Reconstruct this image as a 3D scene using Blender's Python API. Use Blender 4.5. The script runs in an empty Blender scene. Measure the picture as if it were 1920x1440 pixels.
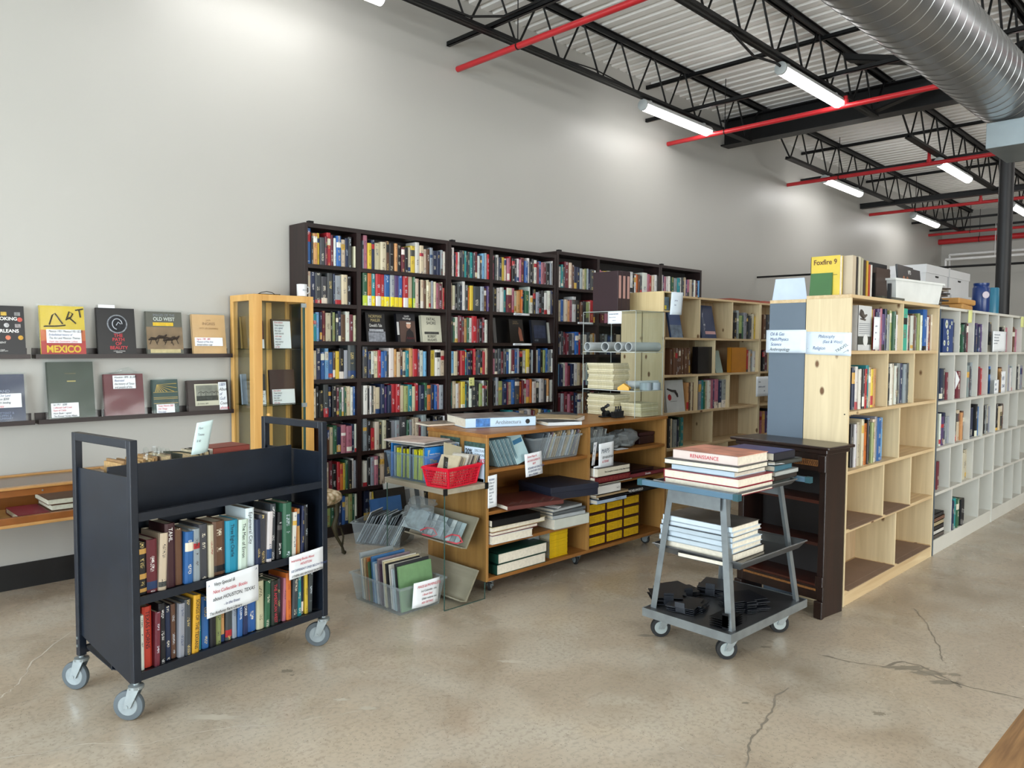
import bpy, math, random, re
from mathutils import Vector, Matrix
random.seed(7)
S = bpy.context.scene
COL = S.collection
# ---------------------------------------------------------------- camera (X runs along the long wall, Y towards it, Z up)
F, H = 1440.0, 1.525
_y, _p, _r = math.radians(44.65), math.radians(-2.9), math.radians(.36)
FW = Vector((math.sin(_y)*math.cos(_p), math.cos(_y)*math.cos(_p), math.sin(_p)))
_R = Vector((math.cos(_y), -math.sin(_y), 0)); _U = _R.cross(FW)
RT = math.cos(_r)*_R + math.sin(_r)*_U; UP = -math.sin(_r)*_R + math.cos(_r)*_U
EYE = Vector((0, 0, H))
cam = bpy.data.objects.new('camera', bpy.data.cameras.new('camera')); COL.objects.link(cam)
cam.matrix_world = Matrix(((RT.x, UP.x, -FW.x, 0), (RT.y, UP.y, -FW.y, 0), (RT.z, UP.z, -FW.z, H), (0, 0, 0, 1)))
cam.data.sensor_width = 36; cam.data.lens = 36*F/1920; cam.data.clip_start = .05; cam.data.clip_end = 100
S.camera = cam
S.view_settings.view_transform = 'Standard'; S.view_settings.look = 'None'
S.view_settings.exposure = 0.88; S.view_settings.gamma = 1; S.view_settings.use_curve_mapping = False
TUBE_W, DAY_W = 10.5, 178.0
w = bpy.data.worlds.new('world'); S.world = w; w.use_nodes = True
w.node_tree.nodes['Background'].inputs[0].default_value = (.75, .85, 1, 1)
w.node_tree.nodes['Background'].inputs[1].default_value = 1.0
def area(name, loc, rot, sx, sy, power, color):
    l = bpy.data.lights.new(name, 'AREA'); l.shape = 'RECTANGLE'; l.size = sx; l.size_y = sy; l.energy = power; l.color = color
    o = bpy.data.objects.new(name, l); COL.objects.link(o); o.location = loc; o.rotation_euler = rot; return o
# daylight through the shop front (window wall at X = -4.5) and the glazed wall behind the camera
area('daylight_front', (-4.9, 1.3, 1.75), (0, math.radians(-90), 0), 2.9, 6.5, DAY_W*2.6, (.88, .94, 1))
area('daylight_side', (2.5, -7.9, 1.9), (math.radians(90), 0, 0), 9, 2.9, DAY_W*2.3, (1, .96, .91))
# ---------------------------------------------------------------- pixel rays (photo 1920x1440) to points in the room
def ray(x, y): return FW + (x-960)/F*RT + (720-y)/F*UP
def onX(v, x, y): d = ray(x, y); return EYE + d*(v/d.x)
def onY(v, x, y): d = ray(x, y); return EYE + d*(v/d.y)
def onZ(v, x, y): d = ray(x, y); return EYE + d*((v-H)/d.z)
def xat(px, Y, z):
    "X of the point on line (Y, z) that stands in image column px"
    k = (px-960)/F; a = Vector((0, Y, z-H))
    return (F*0 + k*a.dot(FW) - a.dot(RT)) / (RT.x - k*FW.x)
def proj(p):
    d = Vector(p)-EYE; z = d.dot(FW); return 960+F*d.dot(RT)/z, 720-F*d.dot(UP)/z
# ---------------------------------------------------------------- colours and materials
def lin(c): return c/12.92 if c <= .04045 else ((c+.055)/1.055)**2.4
def hx(h): h = h.lstrip('#'); return tuple(lin(int(h[i:i+2], 16)/255) for i in (0, 2, 4)) + (1,)
MATS = {}
def base(name):
    m = bpy.data.materials.new(name); m.use_nodes = True; nt = m.node_tree; return m, nt, nt.nodes['Principled BSDF'], nt.nodes.new, nt.links.new
def flat(h, rough=.5, metal=0., var=.12, scale=6., spec=.5):
    key = (h, rough, metal, var, scale)
    if key in MATS: return MATS[key]
    m, nt, b, N, L = base('paint_'+h.strip('#'))
    c = hx(h); b.inputs['Roughness'].default_value = rough; b.inputs['Metallic'].default_value = metal; b.inputs['Specular IOR Level'].default_value = spec
    tc = N('ShaderNodeTexCoord'); n = N('ShaderNodeTexNoise'); n.inputs['Scale'].default_value = scale; n.inputs['Detail'].default_value = 5
    r = N('ShaderNodeValToRGB'); r.color_ramp.elements[0].position = .3; r.color_ramp.elements[1].position = .75
    r.color_ramp.elements[0].color = tuple(x*(1-var) for x in c[:3])+(1,); r.color_ramp.elements[1].color = tuple(min(1, x*(1+var*.5)) for x in c[:3])+(1,)
    L(tc.outputs['Object'], n.inputs['Vector']); L(n.outputs['Fac'], r.inputs[0]); L(r.outputs[0], b.inputs['Base Color'])
    MATS[key] = m; return m
def wood(name, c1, c2, axis='Z', rough=.5, knots=False, s=1., kc='#6b4a2a'):
    m, nt, b, N, L = base(name); b.inputs['Roughness'].default_value = rough
    tc = N('ShaderNodeTexCoord'); mp = N('ShaderNodeMapping'); L(tc.outputs['Object'], mp.inputs[0])
    sc = {'X': (1.2, 22, 22), 'Y': (22, 1.2, 22), 'Z': (22, 22, 1.2)}[axis]; mp.inputs['Scale'].default_value = tuple(v*s for v in sc)
    n = N('ShaderNodeTexNoise'); n.inputs['Scale'].default_value = 1; n.inputs['Detail'].default_value = 7; n.inputs['Distortion'].default_value = 1.2; L(mp.outputs[0], n.inputs['Vector'])
    r = N('ShaderNodeValToRGB'); r.color_ramp.elements[0].position = .3; r.color_ramp.elements[1].position = .72
    r.color_ramp.elements[0].color = hx(c1); r.color_ramp.elements[1].color = hx(c2); L(n.outputs['Fac'], r.inputs[0]); out = r.outputs[0]
    if knots:
        v = N('ShaderNodeTexVoronoi'); v.inputs['Scale'].default_value = 1; mp2 = N('ShaderNodeMapping'); L(tc.outputs['Object'], mp2.inputs[0])
        mp2.inputs['Scale'].default_value = {'X': (5, 9, 9), 'Y': (9, 5, 9), 'Z': (9, 9, 5)}[axis]; L(mp2.outputs[0], v.inputs['Vector'])
        k = N('ShaderNodeValToRGB'); k.color_ramp.elements[0].position = .09; k.color_ramp.elements[1].position = .15
        k.color_ramp.elements[0].color = (1, 1, 1, 1); k.color_ramp.elements[1].color = (0, 0, 0, 1); L(v.outputs['Distance'], k.inputs[0])
        mx = N('ShaderNodeMix'); mx.data_type = 'RGBA'; L(k.outputs[0], mx.inputs[0]); L(out, mx.inputs[6]); mx.inputs[7].default_value = hx(kc); out = mx.outputs[2]
    L(out, b.inputs['Base Color'])
    bp = N('ShaderNodeBump'); bp.inputs['Strength'].default_value = .12; L(n.outputs['Fac'], bp.inputs['Height']); L(bp.outputs[0], b.inputs['Normal'])
    MATS[name] = m; return m
def clear(name, tint='#e8f2f2', alpha=.12, rough=.05, milky=None):
    "thin clear sheet: light passes straight on, a little is reflected"
    m, nt, b, N, L = base(name); t = N('ShaderNodeBsdfTransparent'); t.inputs[0].default_value = hx(tint)
    mix = N('ShaderNodeMixShader'); b.inputs['Roughness'].default_value = rough; b.inputs['Base Color'].default_value = hx(milky or tint)
    g = N('ShaderNodeBsdfGlossy'); g.inputs['Roughness'].default_value = rough; g.inputs[0].default_value = (.95, .97, .97, 1)
    lw = N('ShaderNodeLayerWeight'); lw.inputs[0].default_value = .5; p = N('ShaderNodeMath'); p.operation = 'POWER'; p.inputs[1].default_value = 4.5; L(lw.outputs['Facing'], p.inputs[0])
    ad = N('ShaderNodeMath'); ad.operation = 'MULTIPLY_ADD'; ad.use_clamp = True; ad.inputs[1].default_value = .55; ad.inputs[2].default_value = alpha; L(p.outputs[0], ad.inputs[0])
    L(ad.outputs[0], mix.inputs[0]); L(t.outputs[0], mix.inputs[1]); L((b if milky else g).outputs[0], mix.inputs[2])
    L(mix.outputs[0], nt.nodes['Material Output'].inputs['Surface']); MATS[name] = m; return m
def book_material():
    m, nt, b, N, L = base('book_cover'); b.inputs['Roughness'].default_value = .42
    a = N('ShaderNodeAttribute'); a.attribute_name = 'Col'; i = N('ShaderNodeAttribute'); i.attribute_name = 'Ink'
    uv = N('ShaderNodeUVMap'); uv.uv_map = 'sp'; sx = N('ShaderNodeSeparateXYZ'); L(uv.outputs[0], sx.inputs[0])
    def math_(op, x, y=None, z=None):
        n = N('ShaderNodeMath'); n.operation = op
        for k, v in enumerate((x, y, z)):
            if v is None: continue
            if isinstance(v, (int, float)): n.inputs[k].default_value = v
            else: L(v, n.inputs[k])
        return n.outputs[0]
    inside = math_('COMPARE', sx.outputs[0], .5, .2)
    def noise(fx, fy):
        c = N('ShaderNodeCombineXYZ'); L(math_('MULTIPLY', sx.outputs[0], fx), c.inputs[0]); L(math_('MULTIPLY', sx.outputs[1], fy), c.inputs[1])
        n = N('ShaderNodeTexNoise'); n.inputs['Scale'].default_value = 1; n.inputs['Detail'].default_value = 1; L(c.outputs[0], n.inputs['Vector']); return n.outputs['Fac']
    letters = math_('GREATER_THAN', noise(4.5, 330), .54); words = math_('GREATER_THAN', noise(0, 14), .53)
    mask = math_('MULTIPLY', math_('MULTIPLY', letters, words), inside)
    mx = N('ShaderNodeMix'); mx.data_type = 'RGBA'; L(mask, mx.inputs[0]); L(a.outputs['Color'], mx.inputs[6]); L(i.outputs['Color'], mx.inputs[7]); L(mx.outputs[2], b.inputs['Base Color'])
    return m
def floor_material():
    m, nt, b, N, L = base('sealed_concrete')
    tc = N('ShaderNodeTexCoord')
    def noise(s, d=6, dist=0.): n = N('ShaderNodeTexNoise'); n.inputs['Scale'].default_value = s; n.inputs['Detail'].default_value = d; n.inputs['Distortion'].default_value = dist; L(tc.outputs['Object'], n.inputs['Vector']); return n.outputs['Fac']
    def ramp(f, *st):
        r = N('ShaderNodeValToRGB'); e = r.color_ramp.elements
        while len(e) < len(st): e.new(.5)
        for q, (p, c) in zip(e, st): q.position = p; q.color = hx(c) if isinstance(c, str) else (c, c, c, 1)
        L(f, r.inputs[0]); return r.outputs[0]
    def mix(f, a, c, mode='MIX'):
        x = N('ShaderNodeMix'); x.data_type = 'RGBA'; x.blend_type = mode
        for k, v in ((0, f), (6, a), (7, c)):
            if isinstance(v, float): x.inputs[k].default_value = v
            elif isinstance(v, str): x.inputs[k].default_value = hx(v)
            else: L(v, x.inputs[k])
        return x.outputs[2]
    c = ramp(noise(.9, 8, .8), (.3, '#998c79'), (.5, '#b0a28f'), (.7, '#c2b5a1'))
    c = mix(ramp(noise(2.6, 9, .4), (.42, 0.), (.66, .75)), c, '#bdb5a6')
    c = mix(ramp(noise(1.5, 7, 1.5), (.52, 0.), (.72, .55)), c, '#9b8c79')
    c = mix(ramp(noise(48, 6), (.36, .3), (.52, 0.)), c, '#776f63')
    v = N('ShaderNodeTexVoronoi'); v.inputs['Scale'].default_value = 62; L(tc.outputs['Object'], v.inputs['Vector'])
    c = mix(ramp(v.outputs['Distance'], (.08, .9), (.17, 0.)), c, '#635c51')
    c = mix(ramp(noise(6.5, 8, 2.5), (.70, 0.), (.78, .5)), c, '#d2cdc1')
    L(c, b.inputs['Base Color'])
    L(ramp(noise(2.2, 7, 1.), (.3, .16), (.7, .42)), b.inputs['Roughness']); b.inputs['Specular IOR Level'].default_value = .55
    bp = N('ShaderNodeBump'); bp.inputs['Strength'].default_value = .06; L(noise(40, 5), bp.inputs['Height']); L(bp.outputs[0], b.inputs['Normal'])
    return m
def emit(name, color, k):
    m, nt, b, N, L = base(name); b.inputs['Base Color'].default_value = (.9, .9, .9, 1); b.inputs['Emission Color'].default_value = color; b.inputs['Emission Strength'].default_value = k; return m
BOOK = book_material()
WALL = flat('#adaca7', .42, 0, .015, 1.3, .5); WHITEP = flat('#d4d4d2', .55, 0, .03, 3); BLACK = flat('#090a0c', .45, 0, .25, 20, .35)
DARK = wood('espresso_stain', '#170d0c', '#2b1a19', 'Z', .42); DARKX = wood('espresso_stain_board', '#140b0a', '#281817', 'X', .42); DBACK = flat('#2a2828', .6)
PINE = wood('pine_board_upright', '#c8b691', '#dccba6', 'Z', .55, True); PINEX = wood('pine_board_level', '#bfa37a', '#d8c39b', 'X', .55, True); PINEB = wood('pine_ply_back', '#a68d6c', '#bfa684', 'Z', .6)
OAK = wood('honey_plywood', '#7f5122', '#a36f36', 'X', .42, False, .7); OAKZ = wood('honey_plywood_upright', '#8a6231', '#ab8046', 'Z', .42, False, .7); BEECH = wood('beech_wood', '#c4924a', '#d8ab66', 'Z', .4, False, .6)
NAVY = flat('#151d29', .36, .1, .25, 9); STEEL = flat('#9aa3a8', .3, .7, .2, 14); STEELD = flat('#3c3c3b', .4, .6, .3, 9); ZINC = flat('#9aa3a6', .4, .7, .15, 20); RUBBER = flat('#17191b', .7); GREYR = flat('#525b61', .6)
GALV = flat('#9b9ea0', .34, .9, .12, 5); RED = flat('#b5262c', .3, 0, .08); PAPER = flat('#e4e9ee', .8, 0, .03, 8); PAGES = flat('#e0d9c8', .85, 0, .12, 60)
GLASS = clear('window_glass', '#fafcfb', .015, .03); ACRYL = clear('acrylic_sheet', '#f7faf9', .015, .05); EDGE = flat('#c4ccca', .2); GEDGE = flat('#37524c', .15)
BIN = clear('milky_plastic', '#e9eff2', .22, .25, '#c6ced2'); BINB = clear('bluish_plastic', '#dcebf8', .15, .25, '#b4cbe2'); SLEEVE = clear('plastic_sleeve', '#fbfdfd', .03, .12)
INK = {'k': flat('#1d2026', .8, var=0), 'b': flat('#3c4c78', .8, var=0), 'r': flat('#c23a4c', .8, var=0), 'w': flat('#e8e8e6', .6, var=0), 'y': flat('#e6c21a', .6, var=0), 'g': flat('#7e8690', .7, var=0)}
# ---------------------------------------------------------------- mesh builder
class MB:
    def __init__(s): s.v = []; s.f = []; s.mi = []; s.c = []; s.i = []; s.uv = []; s.T = None; s.m = 0; s.col = (1, 1, 1, 1); s.ink = (1, 1, 1, 1); s.hascol = False
    def add(s, vs, fs, uvs=None, col=None, ink=None):
        n = len(s.v); s.v += [tuple(s.T @ Vector(p)) if s.T else tuple(p) for p in vs]
        for k, f in enumerate(fs):
            s.f.append([q+n for q in f]); s.mi.append(s.m); s.c.append(col or s.col); s.i.append(ink or s.ink); s.uv.append(uvs[k] if uvs else None)
    def box(s, x0, y0, z0, x1, y1, z1, cols=None):
        vs = [(x0, y0, z0), (x1, y0, z0), (x1, y1, z0), (x0, y1, z0), (x0, y0, z1), (x1, y0, z1), (x1, y1, z1), (x0, y1, z1)]
        fs = [(0, 3, 2, 1), (4, 5, 6, 7), (0, 1, 5, 4), (1, 2, 6, 5), (2, 3, 7, 6), (3, 0, 4, 7)]
        if cols is None: s.add(vs, fs)
        else:
            for f, c in zip(fs, cols): s.add([vs[q] for q in f], [(0, 1, 2, 3)], col=c)
        return s
    def cyl(s, a, b, r, n=14, r2=None, cap=True):
        a, b = Vector(a), Vector(b); d = (b-a).normalized(); u = d.orthogonal().normalized(); w_ = d.cross(u); r2 = r if r2 is None else r2
        vs = []
        for p, q in ((a, r), (b, r2)): vs += [p+(u*math.cos(2*math.pi*k/n)+w_*math.sin(2*math.pi*k/n))*q for k in range(n)]
        fs = [(k, (k+1) % n, n+(k+1) % n, n+k) for k in range(n)]
        if cap: fs += [tuple(range(n-1, -1, -1)), tuple(range(n, 2*n))]
        s.add(vs, fs); return s
    def path(s, pts, r, n=8):
        "tube through points, one ring per point"
        pts = [Vector(p) for p in pts]; vs = []; u = None
        for k, p in enumerate(pts):
            d = (pts[min(k+1, len(pts)-1)]-pts[max(k-1, 0)]).normalized()
            u = d.orthogonal().normalized() if u is None else (u-d*u.dot(d)).normalized()
            w_ = d.cross(u); rr = r[k] if isinstance(r, (list, tuple)) else r
            vs += [p+(u*math.cos(2*math.pi*j/n)+w_*math.sin(2*math.pi*j/n))*rr for j in range(n)]
        fs = [(k*n+j, k*n+(j+1) % n, (k+1)*n+(j+1) % n, (k+1)*n+j) for k in range(len(pts)-1) for j in range(n)]
        fs += [tuple(range(n-1, -1, -1)), tuple(range((len(pts)-1)*n, len(pts)*n))]
        s.add(vs, fs); return s
    def lathe(s, a, axis, prof, n=24):
        "profile (distance along axis, radius) turned about axis from a"
        a = Vector(a); d = Vector(axis).normalized(); u = d.orthogonal().normalized(); w_ = d.cross(u); vs = []
        for t, r in prof: vs += [a+d*t+(u*math.cos(2*math.pi*j/n)+w_*math.sin(2*math.pi*j/n))*r for j in range(n)]
        m_ = len(prof); fs = [(k*n+j, k*n+(j+1) % n, (k+1)*n+(j+1) % n, (k+1)*n+j) for k in range(m_-1) for j in range(n)]
        fs += [tuple(range(n-1, -1, -1)), tuple(range((m_-1)*n, m_*n))]; s.add(vs, fs); return s
    def prism(s, poly, a, b):
        "poly: list of points on plane at a, swept by vector b"
        n = len(poly); P = [Vector(p)+Vector(a) for p in poly]; b = Vector(b)
        s.add(P+[p+b for p in P], [tuple(range(n-1, -1, -1)), tuple(range(n, 2*n))]+[(k, (k+1) % n, n+(k+1) % n, n+k) for k in range(n)]); return s
def obj(name, mb, mats, parent=None, loc=(0, 0, 0), rot=(0, 0, 0), smooth=False, bevel=0, **props):
    me = bpy.data.meshes.new(name); me.from_pydata(mb.v, [], mb.f); me.update()
    for m in (mats if isinstance(mats, (list, tuple)) else [mats]): me.materials.append(m)
    if len(me.materials) > 1: me.polygons.foreach_set('material_index', mb.mi)
    if mb.hascol:
        for nm, data in (('Col', mb.c), ('Ink', mb.i)):
            at = me.color_attributes.new(nm, 'FLOAT_COLOR', 'CORNER'); buf = []
            for f, c in zip(mb.f, data): buf += list(c)*len(f)
            at.data.foreach_set('color', buf)
        uv = me.uv_layers.new(name='sp'); buf = []
        for f, u in zip(mb.f, mb.uv): buf += [q for p in (u or [(-1, 0)]*len(f)) for q in p]
        uv.data.foreach_set('uv', buf)
    if smooth:
        me.polygons.foreach_set('use_smooth', [True]*len(me.polygons)); me.set_sharp_from_angle(angle=math.radians(35))
    o = bpy.data.objects.new(name, me); COL.objects.link(o); o.location = loc; o.rotation_euler = rot
    if parent: o.parent = parent
    if bevel: b = o.modifiers.new('edge', 'BEVEL'); b.width = bevel; b.segments = 2; b.limit_method = 'ANGLE'
    for k, v in props.items():
        if v is not None: o[k] = v
    return o
def thing(name, label, cat, loc=(0, 0, 0), rz=0, group=None, rot=None):
    o = bpy.data.objects.new(name, None); COL.objects.link(o); o.location = loc; o.rotation_euler = rot or (0, 0, rz); o.empty_display_size = .1
    o['label'] = label; o['category'] = cat
    if group: o['group'] = group
    return o
def B(*a): return MB().box(*a)
class Fr:
    "a flat face in its owner's coordinates: origin o, right r, up u"
    def __init__(s, o, r=(1, 0, 0), u=(0, 0, 1)): s.o = Vector(o); s.r = Vector(r).normalized(); s.u = Vector(u).normalized(); s.n = s.r.cross(s.u)
    def p(s, x, y, z=0): return s.o+s.r*x+s.u*y+s.n*z
    def mat(s, x, y, z=0):
        p = s.p(x, y, z); return Matrix(((s.r.x, s.u.x, s.n.x, p.x), (s.r.y, s.u.y, s.n.y, p.y), (s.r.z, s.u.z, s.n.z, p.z), (0, 0, 0, 1)))
def patch(parent, fr, x, y, w_, h, m, name='cover_picture', dz=.0006, t=.0006, label=None):
    mb = MB(); mb.T = fr.mat(x, y, dz); mb.box(0, 0, 0, w_, h, t); return obj(name, mb, m, parent, label=label)
def txt(parent, fr, x, y, size, s, ink='k', name='lettering', al='LEFT', shear=0., dz=.0016, rot=0., sx=1., bold=0.):
    c = bpy.data.curves.new(name, 'FONT'); c.body = s; c.size = size; c.align_x = al; c.shear = shear; c.extrude = .0002; c.offset = bold; c.space_line = .9
    c.materials.append(INK[ink] if isinstance(ink, str) else ink); o = bpy.data.objects.new(name, c); COL.objects.link(o)
    o.matrix_local = fr.mat(x, y, dz) @ Matrix.Rotation(rot, 4, 'Z') @ Matrix.Diagonal((sx, 1, 1, 1))
    if parent: o.parent = parent
    return o
def note(label, c0, r, u, w_, h, lines, m=None, name='paper_note', curl=.0, group=None, cat='note'):
    "a sheet of paper hung at c0 (its lower corner), written on by hand; lines: (x, y, size, text, ink) in sheet units"
    fr = Fr((0, 0, 0), r, u); mb = MB(); n = 6
    vs = []
    for k in range(n+1):
        for j in range(n+1): vs.append(fr.p(w_*k/n, h*j/n, .0012+curl*math.sin(k/n*3.1)*(.4+.6*(1-j/n))))
    fs = [(k*(n+1)+j, (k+1)*(n+1)+j, (k+1)*(n+1)+j+1, k*(n+1)+j+1) for k in range(n) for j in range(n)]
    mb.add(vs, fs); o = obj(name, mb, m or PAPER, None, loc=c0, smooth=True, label=label, category=cat, group=group)
    sm = o.modifiers.new('sheet', 'SOLIDIFY'); sm.thickness = .0006; sm.offset = -1
    for k, (x, y, s_, tx, ik) in enumerate(lines): txt(o, fr, x*w_, y*h, s_*h, tx, ik, 'handwriting', shear=.25, dz=.003+curl, sx=.82)
    return o
# ================================================================ the room
WY, XE, XW, YS = 5.48, 18.66, -4.6, -7.6
def struct(name, mb, m, parent=None, **k): return obj(name, mb, m, parent, kind='structure', **k)
fl = struct('floor', B(XW-.2, YS-.2, -.1, XE+.2, WY+.2, 0), floor_material())
def crack(pts, w_, m, nm='floor_crack'):
    P = [onZ(0, *p) for p in pts]; mb = MB(); vs = []
    Q = []
    for a, b in zip(P, P[1:]):
        for k in range(6): Q.append(a.lerp(b, k/6)+Vector((random.uniform(-1, 1), random.uniform(-1, 1), 0))*.006)
    Q.append(P[-1])
    for k, q in enumerate(Q):
        d = (Q[min(k+1, len(Q)-1)]-Q[max(k-1, 0)]).normalized(); n = Vector((-d.y, d.x, 0)); ww = w_*random.uniform(.3, 1.3)*(.3 if k in (0, len(Q)-1) else 1)
        vs += [Vector((q.x, q.y, .0007))+n*ww, Vector((q.x, q.y, .0007))-n*ww]
    mb.add(vs, [(2*k, 2*k+1, 2*k+3, 2*k+2) for k in range(len(Q)-1)]); struct(nm, mb, m, fl)
DK = flat('#857d70', .5); LT = flat('#c9c2b4', .5)
crack([(1540, 1228), (1600, 1242), (1665, 1252), (1720, 1256), (1780, 1278), (1850, 1296), (1919, 1310)], .006, DK)
crack([(1662, 1250), (1690, 1240), (1720, 1246), (1757, 1262), (1790, 1280), (1802, 1290)], .007, DK)
crack([(1713, 1140), (1735, 1165), (1748, 1190), (1762, 1215), (1768, 1240)], .004, DK)
crack([(1480, 1290), (1455, 1305), (1448, 1330), (1430, 1360), (1405, 1390), (1398, 1439)], .005, DK)
crack([(0, 1421), (80, 1411), (160, 1395), (270, 1396), (350, 1378), (440, 1362), (520, 1358), (600, 1345), (680, 1333)], .0025, LT)
crack([(0, 1310), (25, 1290), (45, 1268), (60, 1240), (140, 1180)], .003, LT)
crack([(1270, 1400), (1310, 1415), (1360, 1418)], .002, LT)
def stain(px, py, rx, ry, m, a=-.78):
    c = onZ(0, px, py); n = 26; vs = [(c.x, c.y, .0006)]
    for k in range(n): t_ = 2*math.pi*k/n; q = random.uniform(.55, 1.1); u_, v_ = rx*q*math.cos(t_), ry*q*math.sin(t_); vs.append((c.x+u_*math.cos(a)-v_*math.sin(a), c.y+u_*math.sin(a)+v_*math.cos(a), .0006))
    mb = MB(); mb.add(vs, [(0, k+1, (k+1) % n+1) for k in range(n)]); struct('floor_stain', mb, m, fl)
SK = flat('#8d8576', .45)
for q in ((538, 1258, .035, .02), (548, 1266, .012, .01), (1700, 1252, .12, .03), (1740, 1262, .09, .03), (1775, 1280, .08, .025), (1790, 1265, .03, .02), (1648, 1338, .03, .02), (1398, 1318, .018, .012), (1435, 1213, .035, .015), (1215, 1192, .06, .02), (1235, 1186, .03, .02)): stain(*q, SK)
for q in ((690, 1328, .05, .02), (640, 1312, .04, .015), (400, 1345, .12, .03), (960, 1240, .08, .02)): stain(*q, flat('#bdb5a5', .45))
wl = struct('wall_left', B(XW-.2, WY, 0, XE+.2, WY+.2, 5.0), WALL)
struct('baseboard_left', B(XW, WY-.013, 0, XE, WY, .155), flat('#0b0c0e', .5))
struct('wall_far', B(XE, YS, 0, XE+.2, WY, 5.0), WALL); struct('baseboard_far', B(XE-.013, YS, 0, XE, WY-.013, .155), flat('#0b0c0e', .5))
# shop-front window wall at X = XW and glazed wall behind the viewer: wall strips around each opening
mb = B(XW-.2, YS, 0, XW, WY, .3).box(XW-.2, YS, 3.2, XW, WY, 5.0).box(XW-.2, YS, .3, XW, -2.0, 3.2).box(XW-.2, 4.6, .3, XW, WY, 3.2); struct('wall_front', mb, WALL)
w1 = struct('window_1', B(XW-.12, -2.0, .3, XW-.11, 4.6, 3.2), GLASS)
mb = MB()
for y in (-2.0, -.4, 1.25, 2.9, 4.53): mb.box(XW-.15, y, .3, XW-.06, y+.07, 3.2)
struct('window_frame', mb, BLACK, w1)
mb = B(XW, YS-.2, 0, XE, YS, .35).box(XW, YS-.2, 3.4, XE, YS, 5.0).box(XW, YS-.2, .35, -2.1, YS, 3.4).box(7.1, YS-.2, .35, XE, YS, 3.4); struct('wall_right', mb, WALL)
w2 = struct('window_2', B(-2.1, YS-.12, .35, 7.1, YS-.11, 3.4), GLASS)
mb = MB()
for k in range(6): mb.box(-2.1+k*1.826, YS-.15, .35, -2.03+k*1.826, YS-.06, 3.4)
struct('window_frame', mb, BLACK, w2)
# sloping white corrugated roof deck; the ribs run towards the wall
def zb(x): return 4.262-.0175*x
def zt(x): return 4.70-.0155*x
mb = MB(); prof = []; x = XW
while x < XE:
    for dx, dz in ((0, 0), (.085, 0), (.105, .042), (.132, .042)): prof.append((x+dx, dz))
    x += .152
vs = []
for px_, dz in prof: z = zt(px_)+.058+dz; vs += [(px_, YS, z), (px_, WY, z)]
mb.add(vs, [(2*k, 2*k+1, 2*k+3, 2*k+2) for k in range(len(prof)-1)])
struct('ceiling', mb, flat('#e6e5e2', .5, 0, .02, 3))
# ---- roof joists
JY = [4.92, 3.385, 1.86, .33, -1.2, -2.73, -4.26, -5.8]
ords = ['first', 'second', 'third', 'fourth', 'fifth', 'sixth', 'seventh', 'eighth', 'ninth', 'tenth', 'eleventh', 'twelfth', 'thirteenth', 'fourteenth', 'fifteenth', 'sixteenth', 'seventeenth', 'eighteenth', 'nineteenth', 'twentieth'] + ['twenty-'+s for s in ('first', 'second', 'third', 'fourth', 'fifth', 'sixth', 'seventh', 'eighth', 'ninth')] + ['thirtieth'] + ['thirty-'+s for s in ('first', 'second', 'third', 'fourth', 'fifth', 'sixth', 'seventh', 'eighth', 'ninth')] + ['fortieth'] + ['forty-'+s for s in ('first', 'second', 'third', 'fourth', 'fifth', 'sixth', 'seventh', 'eighth', 'ninth')]
GX = 9.4
def joist(y, x0, x1, cb0, cb1, label):
    t = thing('roof_joist', label, 'roof joist', (x0, y, 0), group='black open-web roof joists')
    mb = MB()
    for dy in (-.032, .012): 
        mb.prism([(0, dy, 0), (0, dy+.02, 0), (0, dy+.02, .05), (0, dy, .05)], (0, 0, zt(x0)), (x1-x0, 0, zt(x1)-zt(x0)))
    mb.prism([(0, -.05, .045), (0, .05, .045), (0, .05, .052), (0, -.05, .052)], (0, 0, zt(x0)), (x1-x0, 0, zt(x1)-zt(x0)))
    obj('top_chord', mb, BLACK, t)
    mb = MB()
    for dy in (-.038, .012):
        mb.prism([(0, dy, 0), (0, dy+.026, 0), (0, dy+.026, .035), (0, dy, .035)], (cb0-x0, 0, zb(cb0)), (cb1-cb0, 0, zb(cb1)-zb(cb0)))
    mb.prism([(0, -.045, 0), (0, .045, 0), (0, .045, .006), (0, -.045, .006)], (cb0-x0, 0, zb(cb0)), (cb1-cb0, 0, zb(cb1)-zb(cb0)))
    obj('bottom_chord', mb, BLACK, t)
    mb = MB(); n = max(2, round((cb1-cb0)/.61)); s = (cb1-cb0-.1)/n
    for k in range(n):
        a = cb0+.05+k*s
        mb.cyl((a+.02-x0, 0, zb(a)+.02), (a+s/2-.03-x0, 0, zt(a+s/2)+.01), .0105, 6, cap=False); mb.cyl((a+s-.02-x0, 0, zb(a+s)+.02), (a+s/2+.03-x0, 0, zt(a+s/2)+.01), .0105, 6, cap=False)
    mb.cyl((.12, 0, zt(x0)+.02), (cb0+.05-x0, 0, zb(cb0)+.03), .012, 6); mb.cyl((x1-x0-.12, 0, zt(x1)+.02), (cb1-.05-x0, 0, zb(cb1)+.03), .012, 6)
    obj('web', mb, BLACK, t, label='zigzag rods between the chords')
for k, y in enumerate(JY):
    joist(y, .1, GX+.02, .75, GX-.35, 'black roof joist, %s from the long wall, between entrance and girder' % ords[k])
    joist(y, GX+.06, 18.62, GX+.72, 18.2, 'black roof joist, %s from the long wall, beyond the girder' % ords[k])
    joist(y, XW+.05, .06, XW+.5, -.4, 'black roof joist, %s from the long wall, over the shop front' % ords[k]) if k < 3 else None
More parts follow.
